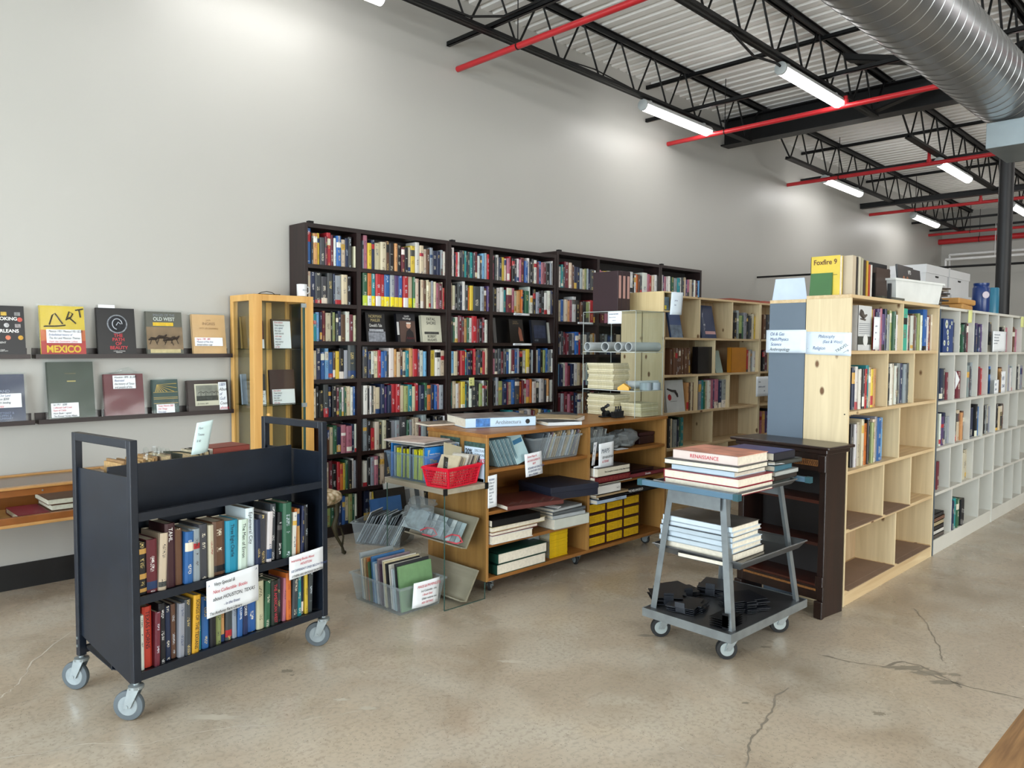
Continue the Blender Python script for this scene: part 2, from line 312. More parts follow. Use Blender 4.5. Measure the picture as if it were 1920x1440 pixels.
# girder, far beam, bridging angles
mb = B(GX-.1, -7.4, 4.2, GX+.1, WY-.01, 4.216).box(GX-.006, -7.4, 4.21, GX+.006, WY-.01, 4.54).box(GX-.1, -7.4, 4.525, GX+.1, WY-.01, 4.541)
obj('roof_girder', mb, BLACK, label='deep black steel girder running across below the roof joists', category='girder')
mb = B(14.06, -7.4, 3.98, 14.16, WY-.01, 4.06).box(14.04, -7.4, 4.05, 14.18, WY-.01, 4.065)
obj('steel_beam', mb, BLACK, label='slim black steel beam across the far bay under the joists', category='beam')
def bridging(x, z, label):
    obj('bridging_angle', B(x, -7.4, z, x+.035, WY-.005, z+.006).box(x, -7.4, z, x+.005, WY-.005, z+.04), BLACK, label=label, category='brace', group='bridging angles tying the joists')
for x, z, l in ((1.6, zb(1.6)+.04, 'lower black bridging angle above the shop-front bay'), (4.55, zb(4.55)+.04, 'lower black bridging angle meeting the long wall by the first red pipe'), (7.6, zb(7.6)+.04, 'lower black bridging angle just before the second red pipe'),
                (7.6, zt(7.6)-.03, 'upper black bridging angle just before the second red pipe'), (3.1, zt(3.1)-.03, 'upper black bridging angle in the bay before the girder'), (11.7, zt(11.7)-.01, 'upper black bridging angle over the third red pipe'), (11.7, zb(11.7)+.04, 'lower black bridging angle beside the third red pipe'),
                (14.3, zt(14.2)-.01, 'upper black bridging angle over the slim beam'), (16.7, zt(16.7)-.02, 'upper black bridging angle in the far bay'), (16.7, zb(16.7)+.04, 'lower black bridging angle in the far bay'), (17.8, zb(17.8)+.03, 'lower black bridging angle by the far wall')): bridging(x, z, l)
# braces near the girder between second and third joists
def brace(a, b, w_, label): obj('steel_brace', MB().prism([(-w_, 0, -.006), (w_, 0, -.006), (w_, 0, .006), (-w_, 0, .006)], a, Vector(b)-Vector(a)).prism([(-w_, 0, -.006), (-w_+.01, 0, -.006), (-w_+.01, 0, .06), (-w_, 0, .06)], a, Vector(b)-Vector(a)), BLACK, label=label, category='brace', group='steel braces at the girder')
brace((8.95, 3.36, 4.14), (9.0, 1.9, 4.5), .05, 'black steel brace rising from the second joist towards the duct')
brace((8.2, 3.36, 4.5), (8.7, 1.9, 4.2), .07, 'wide black steel brace passing behind the round duct')
brace((7.3, .3, 4.5), (7.2, -1.1, 4.2), .08, 'wide black steel brace beyond the round duct')
brace((7.9, .3, 4.2), (7.9, -1.1, 4.5), .05, 'slim black steel brace beyond the round duct')
# column
mb = MB().cyl((9.45, 2.174, 0), (9.45, 2.174, 4.2), .069, 28).box(9.33, 2.05, 4.18, 9.57, 2.3, 4.2)
obj('steel_column', mb, flat('#0b0c10', .5), smooth=True, label='round black steel column rising behind the white cubby shelves', category='column')
# red sprinkler pipes
def pipe(x, z, r, label, drops=(), y1=-7.4):
    mb = MB().cyl((x, WY-.002, z), (x, y1, z), r, 14); o = obj('sprinkler_pipe', mb, RED, smooth=True, label=label, category='pipe', group='red sprinkler pipes')
    mb = MB()
    for y in (4.7, 1.4, -2): mb.cyl((x, y, z), (x, y, zt(x)+.03), .005, 6); mb.lathe((x, y+.006, z), (0, -1, 0), [(0, r+.004), (.012, r+.004)], 14)
    obj('hanger_rod', mb, BLACK, o)
    for y, up in drops: obj('riser', MB().cyl((x, y, z), (x, y, z+up), r*.8, 10).cyl((x, y, z+.0), (x, y, z+.06), r*1.15, 10), RED, o, smooth=True)
pipe(4.686, 4.052, .027, 'red sprinkler pipe over the tall dark bookcase, meeting the long white wall')
pipe(8.075, 4.003, .027, 'red sprinkler pipe in front of the black girder', ((3.32, .1),))
pipe(11.27, 3.982, .027, 'red sprinkler pipe just beyond the black girder', ((3.5, .22),))
pipe(14.517, 3.93, .027, 'red sprinkler pipe running below the slim far beam', ((3.7, .2),))
pipe(17.77, 3.9, .027, 'thin red sprinkler pipe near the far wall'); pipe(18.45, 3.82, .06, 'thick red main pipe along the far wall')
# tube lights: housing + glowing lens, hung under the joists
LED = emit('led_lens', (1, .985, .96, 1), TUBE_W)
ntl = 0
for j, (y, nm) in enumerate(((4.92, 'first'), (3.385, 'second'), (1.86, 'third'), (.33, 'fourth'), (-1.2, 'fifth'), (-2.73, 'sixth'), (-4.26, 'seventh'))):
    for a, b, where in ((-2.2, -.9, 'above the entrance'), (2.15, 3.46, 'before the first pipe'), (6.78, 8.09, 'at the second pipe'), (11.29, 12.62, 'past the girder'), (15.08, 16.42, 'in the far bay')):
        if j > 1 and a < 0: continue
        z = zb(a)-.07
        t = thing('tube_light', 'long LED tube light under the %s joist from the wall, %s' % (nm, where), 'light', (a, y, z), group='LED tube lights')
        sl = zb(b)-zb(a)
        prof = [(0, .06*math.cos(q), .06*math.sin(q)) for q in [math.pi*k/10 for k in range(11)]]
        obj('housing', MB().prism(prof, (0, 0, .0), (b-a, 0, sl)).box(.1, -.02, .04, .14, .02, .064).box(b-a-.14, -.02, .02, b-a-.1, .02, .05), flat('#b9bdbd', .4), t, smooth=True)
        prof = [(0, .058*math.cos(q), .058*math.sin(q)) for q in [math.pi+math.pi*k/10 for k in range(11)]]
        obj('lens', MB().prism(prof, (.012, 0, -.001), (b-a-.024, 0, sl)), LED, t, smooth=True)
        obj('end_cap', MB().lathe((-.012, 0, 0), (1, 0, sl/(b-a)), [(0, .054), (.004, .06), (.022, .061)], 18), flat('#aab0b0', .4), t, smooth=True)
# round duct with seams
CY, CZ, DR = 1.79, 3.697, .26
prof = [(0, DR*.2), (0, DR)]; x = 0
while x < 9.55: prof += [(x+.124, DR), (x+.128, DR+.0035), (x+.134, DR+.0035), (x+.138, DR)]; x += .138
prof += [(x+.02, DR*.97), (x+.035, .0)]
t = thing('round_duct', 'big round galvanised spiral duct hanging beneath the roof deck', 'duct', (-2, CY, CZ))
obj('duct_body', MB().lathe((0, 0, 0), (1, 0, 0), prof, 64), GALV, t, smooth=True)
obj('plenum_box', MB().box(9.5, -.62, -.485, 10.2, .1, -.27), flat('#8e999d', .35, .6, .1), t, bevel=.004, label='flat grey metal box below the duct end')
obj('branch', MB().lathe((9.4, -.2, -.02), (.2, -1, 0), [(0, .13), (.12, .13), (.125, .137), (.135, .137), (.14, .13), (.3, .13), (.305, .137), (.315, .137), (.32, .13), (.8, .13)], 32), GALV, t, smooth=True)
# loose black cable along the first joist and white pipes at the far end
obj('power_cable', MB().path([(2.6, 4.9, 4.24), (3.2, 4.9, 4.27), (3.8, 4.9, 4.24), (4.3, 4.88, 4.235), (4.52, 4.7, 4.25), (4.55, 4.3, 4.27), (4.56, 3.9, 4.25), (4.56, 3.5, 4.26)], .011), BLACK, smooth=True, label='black power cable draped over the first joist near its bend', category='cable')
obj('power_cable', MB().path([(5.2, 4.94, 4.21), (6.0, 4.94, 4.25), (6.6, 4.93, 4.2), (6.8, 4.92, 4.12)], .007), BLACK, smooth=True, label='thin black cable feeding the tube light on the first joist', category='cable')
obj('power_cable', MB().path([(5.9, 3.4, 4.16), (6.3, 3.4, 4.06), (6.7, 3.39, 4.1), (6.85, 3.385, 4.08)], .012), BLACK, smooth=True, label='black cable looping to the tube light on the second joist', category='cable')
WPIPE = flat('#d9d9d9', .4)
t = thing('hanging_pipe_rail', 'pair of thin white pipes hung level near the far wall', 'pipe', (17.9, 0, 3.47))
for dz, dx in ((0, 0), (-.12, -.25)): obj('pipe', MB().cyl((dx, 5.1, dz), (dx, -4, dz), .028, 12).cyl((dx, 5.1, dz), (dx+.1, 5.12, dz-.75), .022, 10), WPIPE, t, smooth=True)
obj('hanger_rod', MB().cyl((-.1, 4.25, -.14), (-.1, 4.25, .55), .007, 6), WPIPE, t)
obj('hanging_rail', MB().cyl((10.4, WY, 2.53), (10.4, -3, 2.46), .014, 10), BLACK, smooth=True, label='thin level black rail fixed to the long wall beyond the shelves', category='rail')
# ================================================================ books
PAL = {'k': ('#15161a', 'black'), 'n': ('#1d2846', 'navy'), 'b': ('#2a5b9c', 'blue'), 'c': ('#1f7f86', 'teal'), 'g': ('#2c5a42', 'green'), 'o': ('#c0692c', 'orange'), 'r': ('#ab2730', 'red'),
       'm': ('#642430', 'maroon'), 'p': ('#a8687a', 'pink'), 'w': ('#cbcbc6', 'white'), 'i': ('#c2b79e', 'ivory'), 't': ('#bd8f5c', 'tan'), 'y': ('#c8b238', 'yellow'), 's': ('#8c949b', 'grey'),
       'd': ('#3b3f44', 'charcoal'), 'u': ('#5b3d2c', 'brown'), 'v': ('#4c3a68', 'violet'), 'l': ('#6ea2cf', 'light blue'), 'e': ('#8d9a62', 'olive'), 'a': ('#3fb296', 'mint')}
DARKS = 'knmduvgbcr'
def vary(c, a=.12):
    k = 1+random.uniform(-a, a); return tuple(min(1, max(0, v*k*(1+random.uniform(-.06, .06)))) for v in c[:3])+(1,)
def book_into(mb, t, d, h, col, ink, bands=(), pg=None, lett=True):
    "one shelved book: spine towards -y, rounded back, page block showing at the top"
    pg = pg or hx('#d6cdb8'); seed = random.random()*7; r = min(.006, t*.25)
    xs = [0, t*.25, t*.75, t]; ys = [r, 0, 0, r]
    cuts = sorted({0., h, *[b[0]*h for b in bands], *[b[1]*h for b in bands]})
    for z0, z1 in zip(cuts, cuts[1:]):
        zc = (z0+z1)/2/h; c = next((b[2] for b in bands if b[0] <= zc <= b[1]), col)
        for a in range(3):
            mb.add([(xs[a], ys[a], z0), (xs[a+1], ys[a+1], z0), (xs[a+1], ys[a+1], z1), (xs[a], ys[a], z1)], [(0, 1, 2, 3)], [[(xs[a]/t, z0+seed), (xs[a+1]/t, z0+seed), (xs[a+1]/t, z1+seed), (xs[a]/t, z1+seed)]] if lett else None, c, ink)
    bt = min(.003, t*.2)
    mb.add([(0, r, 0), (0, d, 0), (0, d, h), (0, r, h)], [(0, 3, 2, 1)], col=col); mb.add([(t, r, 0), (t, d, 0), (t, d, h), (t, r, h)], [(0, 1, 2, 3)], col=col)
    mb.add([(0, d, 0), (t, d, 0), (t, d, h), (0, d, h)], [(0, 3, 2, 1)], col=pg)
    mb.add([(xs[0], r, 0), (t*.25, 0, 0), (t*.75, 0, 0), (t, r, 0), (t, d, 0), (0, d, 0)], [(5, 4, 3, 2, 1, 0)], col=col)
    for a, b in ((0, bt), (t-bt, t)): mb.add([(a, r, h), (b, r, h), (b, d, h), (a, d, h)], [(0, 1, 2, 3)], col=col)
    mb.add([(0, r, h), (t*.25, 0, h), (t*.75, 0, h), (t, r, h), (t-bt, r+.004, h), (bt, r+.004, h)], [(0, 1, 2, 3, 4, 5)], col=col)
    q = h-.004
    mb.add([(bt, r+.004, q), (t-bt, r+.004, q), (t-bt, d, q), (bt, d, q)], [(0, 1, 2, 3)], col=pg)
    mb.add([(bt, r+.004, q), (bt, r+.004, h), (bt, d, h), (bt, d, q)], [(0, 1, 2, 3)], col=col); mb.add([(t-bt, r+.004, q), (t-bt, d, q), (t-bt, d, h), (t-bt, r+.004, h)], [(0, 1, 2, 3)], col=col)
QUEUE = []      # every spine-out book waits here; the 300 that show largest become objects, the rest one mass
def ordword(k): return ords[k] if k < len(ords) else 'far'
def row(where, shelf, Yp, z, px0, px1, code, hmax=.27, M=None, dmax=.17, x01=None, hs=1., lean=0., wrap=True):
    "code: colour letter (capital = tall) + width; _ = gap; ' = short"
    toks = [(a, float(b or 5), c) for a, b, c in re.findall(r"([a-zA-Z_])([\d.]*)('?)", code)]
    tot = sum(q[1] for q in toks)
    if x01: X = lambda s: x01[0]+(x01[1]-x01[0])*s/tot
    else: X = lambda s: xat(px0+(px1-px0)*s/tot, Yp, z+.1)
    s = 0; got = []
    for a, b, sh in toks:
        x0, x1 = X(s), X(s+b); s += b
        if a == '_': continue
        L_ = a.lower(); h = random.uniform(.208, .243)*hs
        if a.isupper(): h = random.uniform(.25, .275)*hs
        if sh: h = random.uniform(.165, .185)*hs
        got.append(dict(x0=x0, x1=x1-.0006, c=L_, h=min(h, hmax), tall=a.isupper(), short=bool(sh)))
    for k, g in enumerate(got):
        p = proj((M or Matrix()) @ Vector((g['x0'], Yp, z))); p2 = proj((M or Matrix()) @ Vector((g['x1'], Yp, z+g['h'])))
        area_ = abs(p2[0]-p[0])*abs(p2[1]-p[1])
        if not (-5 < p[0] < 1925): area_ = 0
        t = g['x1']-g['x0']; adj = 'tall ' if g['tall'] else 'short ' if g['short'] else 'thick ' if t > .055 else 'thin ' if t < .017 else ''
        nm = lambda j: PAL[got[j]['c']][1]
        me_ = PAL[g['c']][1]
        if k == 0: nb = 'at the near end beside %s one,' % (('an ' if nm(1)[0] in 'aeiou' else 'a ')+nm(1)) if len(got) > 1 else 'alone'
        elif k == len(got)-1: nb = 'at the far end beside %s one,' % (('an ' if nm(k-1)[0] in 'aeiou' else 'a ')+nm(k-1))
        else: nb = 'between two %s ones,' % nm(k-1) if nm(k-1) == nm(k+1) else 'between %s and %s ones,' % (nm(k-1), nm(k+1))
        QUEUE.append(dict(g, area=area_, Yp=Yp+random.uniform(0, .018), z=z, M=M, d=random.uniform(.7, 1)*dmax, label='%s%s book %s %s, %s' % (adj, me_, nb, shelf, where),
                          alt='%s%s book, %s along %s, %s' % (adj, me_, ordword(k), shelf, where), lean=lean, group='books, %s, %s' % (shelf, where)))
NSPECIAL = 0
def flush_books(limit):
    QUEUE.sort(key=lambda q: -q['area']); used = set(); mass = MB(); mass.hascol = True
    for n, q in enumerate(QUEUE):
        col = vary(hx(PAL[q['c']][0])); dark = q['c'] in DARKS
        ink = hx(random.choice(['#e6e0cc', '#d9c27a', '#e8e8e8', '#c9d6e0'] if dark else ['#23252c', '#3a2a24', '#8c2430', '#20365f'])); bands = q.get('bands') or ()
        if not bands and random.random() < .38:
            a = random.choice([.06, .62, .7, .0]); bands = ((a, a+random.uniform(.08, .28), vary(hx(random.choice(['#15161a', '#e0ddd4', '#a8232c', '#24406e', '#c9a24a', '#4a4a48', '#d8d2c0'])))),)
        t = q['x1']-q['x0']; h = q['h']
        if n < limit:
            mb = MB(); mb.hascol = True; book_into(mb, t, q['d'], h, hx(q['hex']) if 'hex' in q else col, ink, bands, lett='title' not in q)
            lab = q['label'] if len(re.findall(r"[\w'-]+", q['label'])) <= 16 and q['label'] not in used else q['alt']
            k = 0
            while lab in used: k += 1; lab = q['alt'].replace(' book', ' %s book' % ['printed', 'slim', 'upright', 'worn', 'glossy', 'plain'][k % 6])
            used.add(lab); o = obj('book', mb, BOOK, label=lab, category='book', group=q['group'])
            loc = Matrix.Translation((q['x0'], q['Yp'], q['z'])) @ Matrix.Rotation(q['lean'], 4, 'Y')
            o.matrix_world = (q['M'] or Matrix()) @ loc
            if 'title' in q: sz = min(t*.62, .024); txt(o, Fr((t/2-sz*.33, 0, h-.018), (0, 0, -1), (1, 0, 0)), 0, 0, sz, q['title'][0], q['title'][1], 'title', sx=min(1, (h-.04)/(sz*.55*len(q['title'][0]))), dz=.0008)
        else:
            mass.T = (q['M'] or Matrix()) @ Matrix.Translation((q['x0'], q['Yp'], q['z'])) @ Matrix.Rotation(q['lean'], 4, 'Y'); book_into(mass, t, q['d'], h, col, ink, bands)
    mass.T = None
    if mass.v: obj('shelved_books', mass, BOOK, kind='stuff', label='remaining smaller book spines filling the shelves', category='books')
def set_bands(where_shelf, lst):
    for q in QUEUE:
        if q['group'] == where_shelf[0] and abs(q['x0']-where_shelf[1]) < 0: pass
# ================================================================ tall dark bookcases on the long wall
DF, DB = 5.241, 5.472
SA = [2.131, 1.836, 1.546, 1.251, .955, .658, .365, .085]; SC = [2.115, 1.77, 1.43, 1.105, .80, .45, .085]
def dark_case(label, x0, x1, div, h, shelves, extra=()):
    t = thing('bookcase', label, 'bookcase', (x0, DF, 0), group='tall dark bookcases'); W_ = x1-x0; D = DB-DF
    obj('side_panel', B(0, 0, 0, .028, D, h), DARK, t, bevel=.0015); obj('side_panel', B(W_-.028, 0, 0, W_, D, h), DARK, t, bevel=.0015)
    if div: obj('divider', B(div-x0-.02, .002, .1, div-x0+.02, D-.006, h-.03), DARK, t)
    obj('top_board', B(.028, 0, h-.032, W_-.028, D, h), DARKX, t)
    for z in shelves: obj('shelf', B(.028, .003, z-.03, W_-.028, D-.006, z), DARKX, t)
    obj('back_panel', B(.02, D-.006, .02, W_-.02, D, h-.02), DBACK, t); obj('kick_board', B(.028, .02, 0, W_-.028, .035, .055), DARKX, t)
    for a, zz in extra: obj('short_divider', B(a-x0-.01, .004, zz, a-x0+.01, D-.006, zz+.262), DARK, t)
    obj('wall_bracket', B(.05, .02, h, .09, .06, h+.02), BLACK, t)
    return t
dark_case('tall espresso-stained bookcase beside the glass cabinet, its outer side panel bare', 2.976, 4.384, 3.455, 2.438, SA, ((xat(805, 5.25, 1.35), 1.251),))
dark_case('tall espresso-stained bookcase in the middle, holding the upright dark portrait book', 4.388, 5.80, 4.902, 2.436, SA, ((xat(1003, 5.25, 1.35), 1.251),))
dark_case('slightly taller dark bookcase partly hidden behind the clear acrylic case', 5.808, 7.621, 6.47, 2.478, SC)
dark_case('last dark bookcase of the wall run, only its top shelf clear above the pine unit', 7.625, 8.519, None, 2.478, [2.128]+SC[1:])
an, aw, bn, bw, c_, c2, d_ = "dark end case's narrow bay", "dark end case's wide bay", "dark middle case's narrow bay", "dark middle case's wide bay", 'dark third case', "dark third case's wide bay", 'last dark case'
sh = ['top shelf', 'second shelf', 'third shelf', 'fourth shelf', 'fifth shelf', 'sixth shelf', 'seventh shelf', 'bottom shelf']
Y0 = DF+.012
def dr(where, k, a, b, code, S=SA, **kw): row(where, sh[k], Y0, S[k], a, b, code, **kw)
dr(an, 0, 576, 673, "B8k3t8y4d9m4R7m5w4b8i8n6d6_3i7'")
dr(aw, 0, 681, 838, "s2P7y7n6i10i10u6k9t5k7m6k6i5y8W7i7i6u5s5n8n6s4w6")
dr(an, 1, 576, 668, "i7n8d11d11d10n3s11i10k8_6")
dr(aw, 1, 681, 838, "G10o8c8R11r8b11s8v9b9R10i10g4i7k5i6u5i5i5s4i5p5m8i2r6'", hs=1.03)
dr(an, 2, 588, 670, "c6l6n4m6i9k3e5d4n5u8w7m6i5")
dr(an, 3, 588, 674, "i6n8b6l6b8u4y6k8s6D13m5")
dr(aw, 3, 682, 801, "D9n5w5i8r5b6b5k3w9t5i6u5i5c6t6r9m3w7l5")
dr(aw, 3, 808, 836, "y9w11i9", x01=None)
dr(an, 4, 588, 675, "i6k6k8D9n5k8m5g5w4g4i8w4b5b6")
dr(aw, 4, 682, 833, "w8k4w4d4i4i9n7v6n7r8r8i8e7c8i6r7n10g6o7n6b5p4s8")
dr(an, 5, 600, 674, "u8k5u5i6g6n8p8p9n5w7")
dr(aw, 5, 682, 838, "S7k6r7'i7d6i6k8s8s8D12g4s5i5i6m4S8d8r5'k8k8w5")
dr(an, 6, 600, 674, "i6k6i6m5k8r5o5y4g5k7w4s8")
dr(aw, 6, 682, 836, "w7k5s6p6k3I8D10v5k8m5i7d8n6w7g5k9i6s7r5n8")
dr(an, 7, 600, 674, "i6u5e8g6n6n6b5i6e6g4w6")
dr(aw, 7, 684, 838, "N9i3y3i9g3i5p4n5d8s6w5k9m6i8s5d7k6i9n8s7")
dr(bn, 0, 846, 918, "k3W6k2r4w4k4d6c5n4d5c6d4m6w5d3l6s4r5")
dr(bw, 0, 926, 1040, "p3d4w5n6y5i4p5r4k6d5w4p3m7b6w4k5d4w6m3b5p5m5k7s4w3")
dr(bn, 1, 846, 920, "i4i5k4d6n5W5d6o3y6d14s7u6v6")
dr(bw, 1, 926, 1040, "k7w7w6c5m10p5i5t7o3n4g8W3w5'k5s6k6k5w6w6n5")
dr(bn, 2, 846, 916, "d5g3w5m6m4t5g4w5r9m4k5m4w5")
dr(bn, 3, 846, 917, "l6i7m5r9c3n8k5r4d4d6k4r5i5")
dr(bw, 3, 926, 1000, "p3d6d6m5d5b6w4m6b5s3k7w7y6k4s2"); dr(bw, 3, 1006, 1040, "w4b5k5e4b4s4s3w4")
dr(bn, 4, 846, 921, "c4i6w5t4y8c3d5w4d10k4e6w4k5e6")
dr(bw, 4, 926, 1040, "k4S5e8n8m2i6b6D8o5m4w4p6o4w7d6w8d5t4_2w7")
dr(bn, 5, 846, 918, "w6k5i6u5s5w4i5k6e4s5w4d6i5g6")
dr(bw, 5, 926, 1040, "r6w5k6d8c6d6b5i7s6w6m5t6i4d5b5c4s6")
dr(bn, 6, 846, 918, "w6k8i6u9s5w7i5k6"); dr(bw, 6, 926, 1040, "r9w8k9d8c9d6b8i7s9w6")
dr(c_, 0, 1049, 1118, "w5c4d4M8I5u4n6n6s5i5e4s2n4d8w3", SC)
dr(c2, 0, 1122, 1237, "p6p5y7i6w4k3y5i5k4m4y6k3w5k4w3o4u3d3W9p5r4i4w5k4", SC)
row(d_, sh[0], Y0, 2.128, 1242, 1314, "w3v4p5w3w4k3g7s7c7w4d5i4v4p5i6k3w4m4n3l4")
dr(c_, 1, 1049, 1126, "i4b5i5t4p5W6k6u4k5e5i3r6d4m5", SC); dr(c2, 1, 1128, 1160, "m7p5d6s5w5", SC)
dr(c_, 2, 1047, 1124, "n4w3d4m4m5d6s5b6r4d4i4w4d4i5t4s3w4", SC); dr(c2, 2, 1126, 1165, "d6s5n6k5i6", SC)
dr(c_, 3, 1047, 1124, "l4n5w4p4m4n5w6i5u4w5s4i4k5w4t4", SC)
dr(c_, 4, 1047, 1124, "m6s5m5p5m6n6w6i5u5d6i5m4w5", SC)
# the bright two-tone series on the second shelf
for q in QUEUE:
    if q['group'] == 'books, second shelf, '+aw and q['x0'] < xat(779, Y0, 1.9):
        low = {'g': '#b7cc3a', 'o': '#d2d6da', 'c': '#e2cf1f', 'R': '#d5d2d0'}.get(q['c'], random.choice(['#e6d21c', '#e8cf24', '#d8d8d8']))
        q['h'] = .262; q['c'] = q['c']; q['bands'] = ((0, .31, hx('#1e5fae' if q['c'] == 'r' and q['x1'] > xat(770, Y0, 1.9) else low)),)
# face-out books on dark shelves
def faceout(label, px0, px1, z, h, col, Y=DF+.05, t=.03, tilt=.12, name='book', M=None, x0=None, w_=None, cat='book', spine=None, rz=0.):
    x0 = xat(px0, Y, z+.05) if x0 is None else x0; w_ = (xat(px1, Y, z+.05)-x0) if w_ is None else w_
    t_ = thing(name, label, cat, (x0, Y, z), rot=(-tilt, 0, rz)); m = flat(col, .35, 0, .1, 9)
    obj('cover', B(0, 0, 0, w_, .0025, h).box(0, t-.0025, 0, w_, t, h).box(0, 0, 0, .003, t, h), [m], t_)
    obj('pages', B(.003, .0025, .004, w_-.004, t-.0025, h-.004), PAGES, t_)
    return t_, Fr((0, 0, 0)), w_, h
t, f, w_, h = faceout('black cover-out book with pale capital lettering over a small house picture', 688, 724, 1.546, .243, '#101114')
txt(t, f, w_/2, h-.045, .036, 'NORMAN\nMAILER', 'y' if 0 else flat('#b8a878', .6), al='CENTER', sx=.8); txt(t, f, w_/2, h-.12, .036, "Oswald's Tale", 'w', al='CENTER', sx=.62); patch(t, f, .02, .0, w_-.022, .085, flat('#8b8f98', .7, 0, .5, 40)); patch(t, f, .03, .075, w_-.05, .03, flat('#a4a8b0', .7, 0, .5, 40))
t, f, w_, h = faceout('dark cover-out book with a white-haired portrait and a grey spine label', 746, 781, 1.546, .243, '#14151c')
txt(t, f, w_/2+.01, h-.03, .022, 'DAVID\nMcCullough', 'w', al='CENTER', sx=.8); patch(t, f, .03, 0, w_-.034, .18, flat('#57423a', .7, 0, .2, 8)); patch(t, f, 0, .06, .022, .11, flat('#c7c7c7'))
mb = MB(); mb.lathe((w_*.62, -.002, .14), (0, -1, 0), [(0, .024), (.002, .022), (.003, .01)], 18); obj('portrait_face', mb, flat('#c99b82', .7), t, smooth=True); mb = MB(); mb.prism([(w_*.4, -.003, 0), (w_*.92, -.003, 0), (w_*.85, -.003, .08), (w_*.66, -.003, .115), (w_*.5, -.003, .09)], (0, 0, 0), (0, .001, 0)); obj('portrait_coat', mb, flat('#1a1417'), t)
patch(t, f, w_*.5, .155, w_*.24, .012, flat('#d8d4cc'), 'portrait_hair', .004); txt(t, f, w_*.45, .025, .03, 'Adams', flat('#6a1a22'), shear=.3, dz=.004)
t, f, w_, h = faceout('cream cover-out book with dark capitals about a fatal shore', 792, 829, 1.546, .235, '#c9c8b4')
txt(t, f, w_/2, h-.045, .038, 'FATAL\nSHORE', 'k', al='CENTER', sx=.9); patch(t, f, .03, .07, w_-.06, .022, flat('#4c4c48', .8, 0, .5, 60)); txt(t, f, w_/2, .04, .034, 'ROBERT\nHUGHES', 'k', al='CENTER', sx=.8)
t, f, w_, h = faceout('dark cover-out book with a half-lit face, middle bookcase third shelf', 957, 983, 1.546, .232, '#17130f')
txt(t, f, .05, h-.03, .02, 'THOMAS\nJEFFERSON', flat('#8c7a5c'), sx=.8); mb = MB().prism([(w_*.7, -.002, .02), (w_*.95, -.002, .02), (w_*.9, -.002, .06), (w_*.85, -.002, .13), (w_*.68, -.002, .16), (w_*.62, -.002, .1)], (0, 0, 0), (0, .001, 0)); obj('portrait_face', mb, flat('#8f5a45', .7), t)
t, f, w_, h = faceout('dark blue cover-out book with dim figures, beside a plain white one', 999, 1027, 1.546, .232, '#20242e'); patch(t, f, .03, .05, w_-.05, .13, flat('#343c55', .7, 0, .4, 20)); txt(t, f, .03, .02, .024, 'HITLER', 'g', sx=.7)
t, f, w_, h = faceout('plain white book leaning by the post on the third shelf', 1028, 1040, 1.546, .212, '#c4c6be')
t, f, w_, h = faceout('book in shiny crinkled wrap at the near end of the third shelf', 926, 932, 1.546, .24, '#5b5b5c')
# small signs stuck to the dark shelves
note('yellow sticky note hanging from a shelf edge of the middle dark bookcase', (xat(879, 5.235, 1.22), 5.23, 1.152), (1, 0, 0), (0, .05, 1), .065, .075, [(.2, .6, .2, 'ask', 'k'), (.2, .3, .2, 'first', 'k')], flat('#cfd38a', .8))
for px0, px1, z, l in ((963, 993, 1.812, 'narrow typed label strip on the edge of the second shelf'), (962, 997, 1.522, 'narrow typed label strip on the edge of the third shelf'), (1083, 1112, 1.75, 'narrow typed label strip on the edge of the third bookcase shelf')):
    x = xat(px0, 5.238, z); note(l, (x, 5.238, z-.0), (1, 0, 0), (0, 0, 1), xat(px1, 5.238, z)-x, .02, [(.05, .25, .6, 'HISTORY BIOGRAPHY', 'g')], group='shelf edge labels')
# ================================================================ picture ledges with displayed books
def ledge(label, x0, x1, z):
    t = thing('picture_ledge', label, 'shelf', (x0, 5.38, z), group='dark picture ledges'); w_ = x1-x0
    obj('shelf', B(0, .006, -.02, w_, .098, 0), DARKX, t); obj('front_lip', B(0, 0, -.02, w_, .008, .008), DARKX, t); obj('back_rail', B(0, .088, 0, w_, .098, .045), DARKX, t)
ledge('upper dark ledge holding the yellow and black art books', 1.228, 2.47, 1.443); ledge('lower dark ledge holding the green, maroon and sunburst books', 1.235, 2.475, 1.04)
ledge('upper dark ledge cut by the picture edge, holding the black cooking book', .0, 1.2, 1.443); ledge('lower dark ledge cut by the picture edge, holding the blue book', .0, 1.215, 1.04)
def ledgebook(label, x0, x1, z, h, col, sleeve=True, t=.022, name='book'):
    t_, f, w_, h = faceout(label, 0, 0, z, h, col, Y=5.397, t=t, tilt=.13, x0=x0, w_=x1-x0, name=name)
    if sleeve:
        mb = MB(); n = 7
        for s, yy in ((0, -.004), (1, t+.002)):
            vs = [(-.016+(w_+.03)*i/n, yy-random.uniform(0, .0035), (h+.014)*j/n) for i in range(n+1) for j in range(n+1)]
            mb.add(vs, [(i*(n+1)+j, (i+1)*(n+1)+j, (i+1)*(n+1)+j+1, i*(n+1)+j+1) for i in range(n) for j in range(n)])
        obj('plastic_sleeve', mb, SLEEVE, t_, smooth=True)
    return t_, f, w_, h
def card(t, f, x, y, w_, h, lines, name='price_card', m=PAPER):
    patch(t, f, x, y, w_, h, m, name, .007, .0008)
    for k, (s, ik) in enumerate(lines): txt(t, f, x+w_*.06, y+h*(1-(k+.85)/len(lines)), h/len(lines)*.95, s, ik, 'handwriting', shear=.3, dz=.0085, sx=.72)
t, f, w_, h = ledgebook('black cookbook with white lettering and little food pictures', .80, 1.181, 1.445, .30, '#111217', False)
for x, y, s in ((.21, .212, 'COOKING'), (.155, .138, 'NEW ORLEANS')): txt(t, f, x, y, .028, s, 'w', bold=.0006)
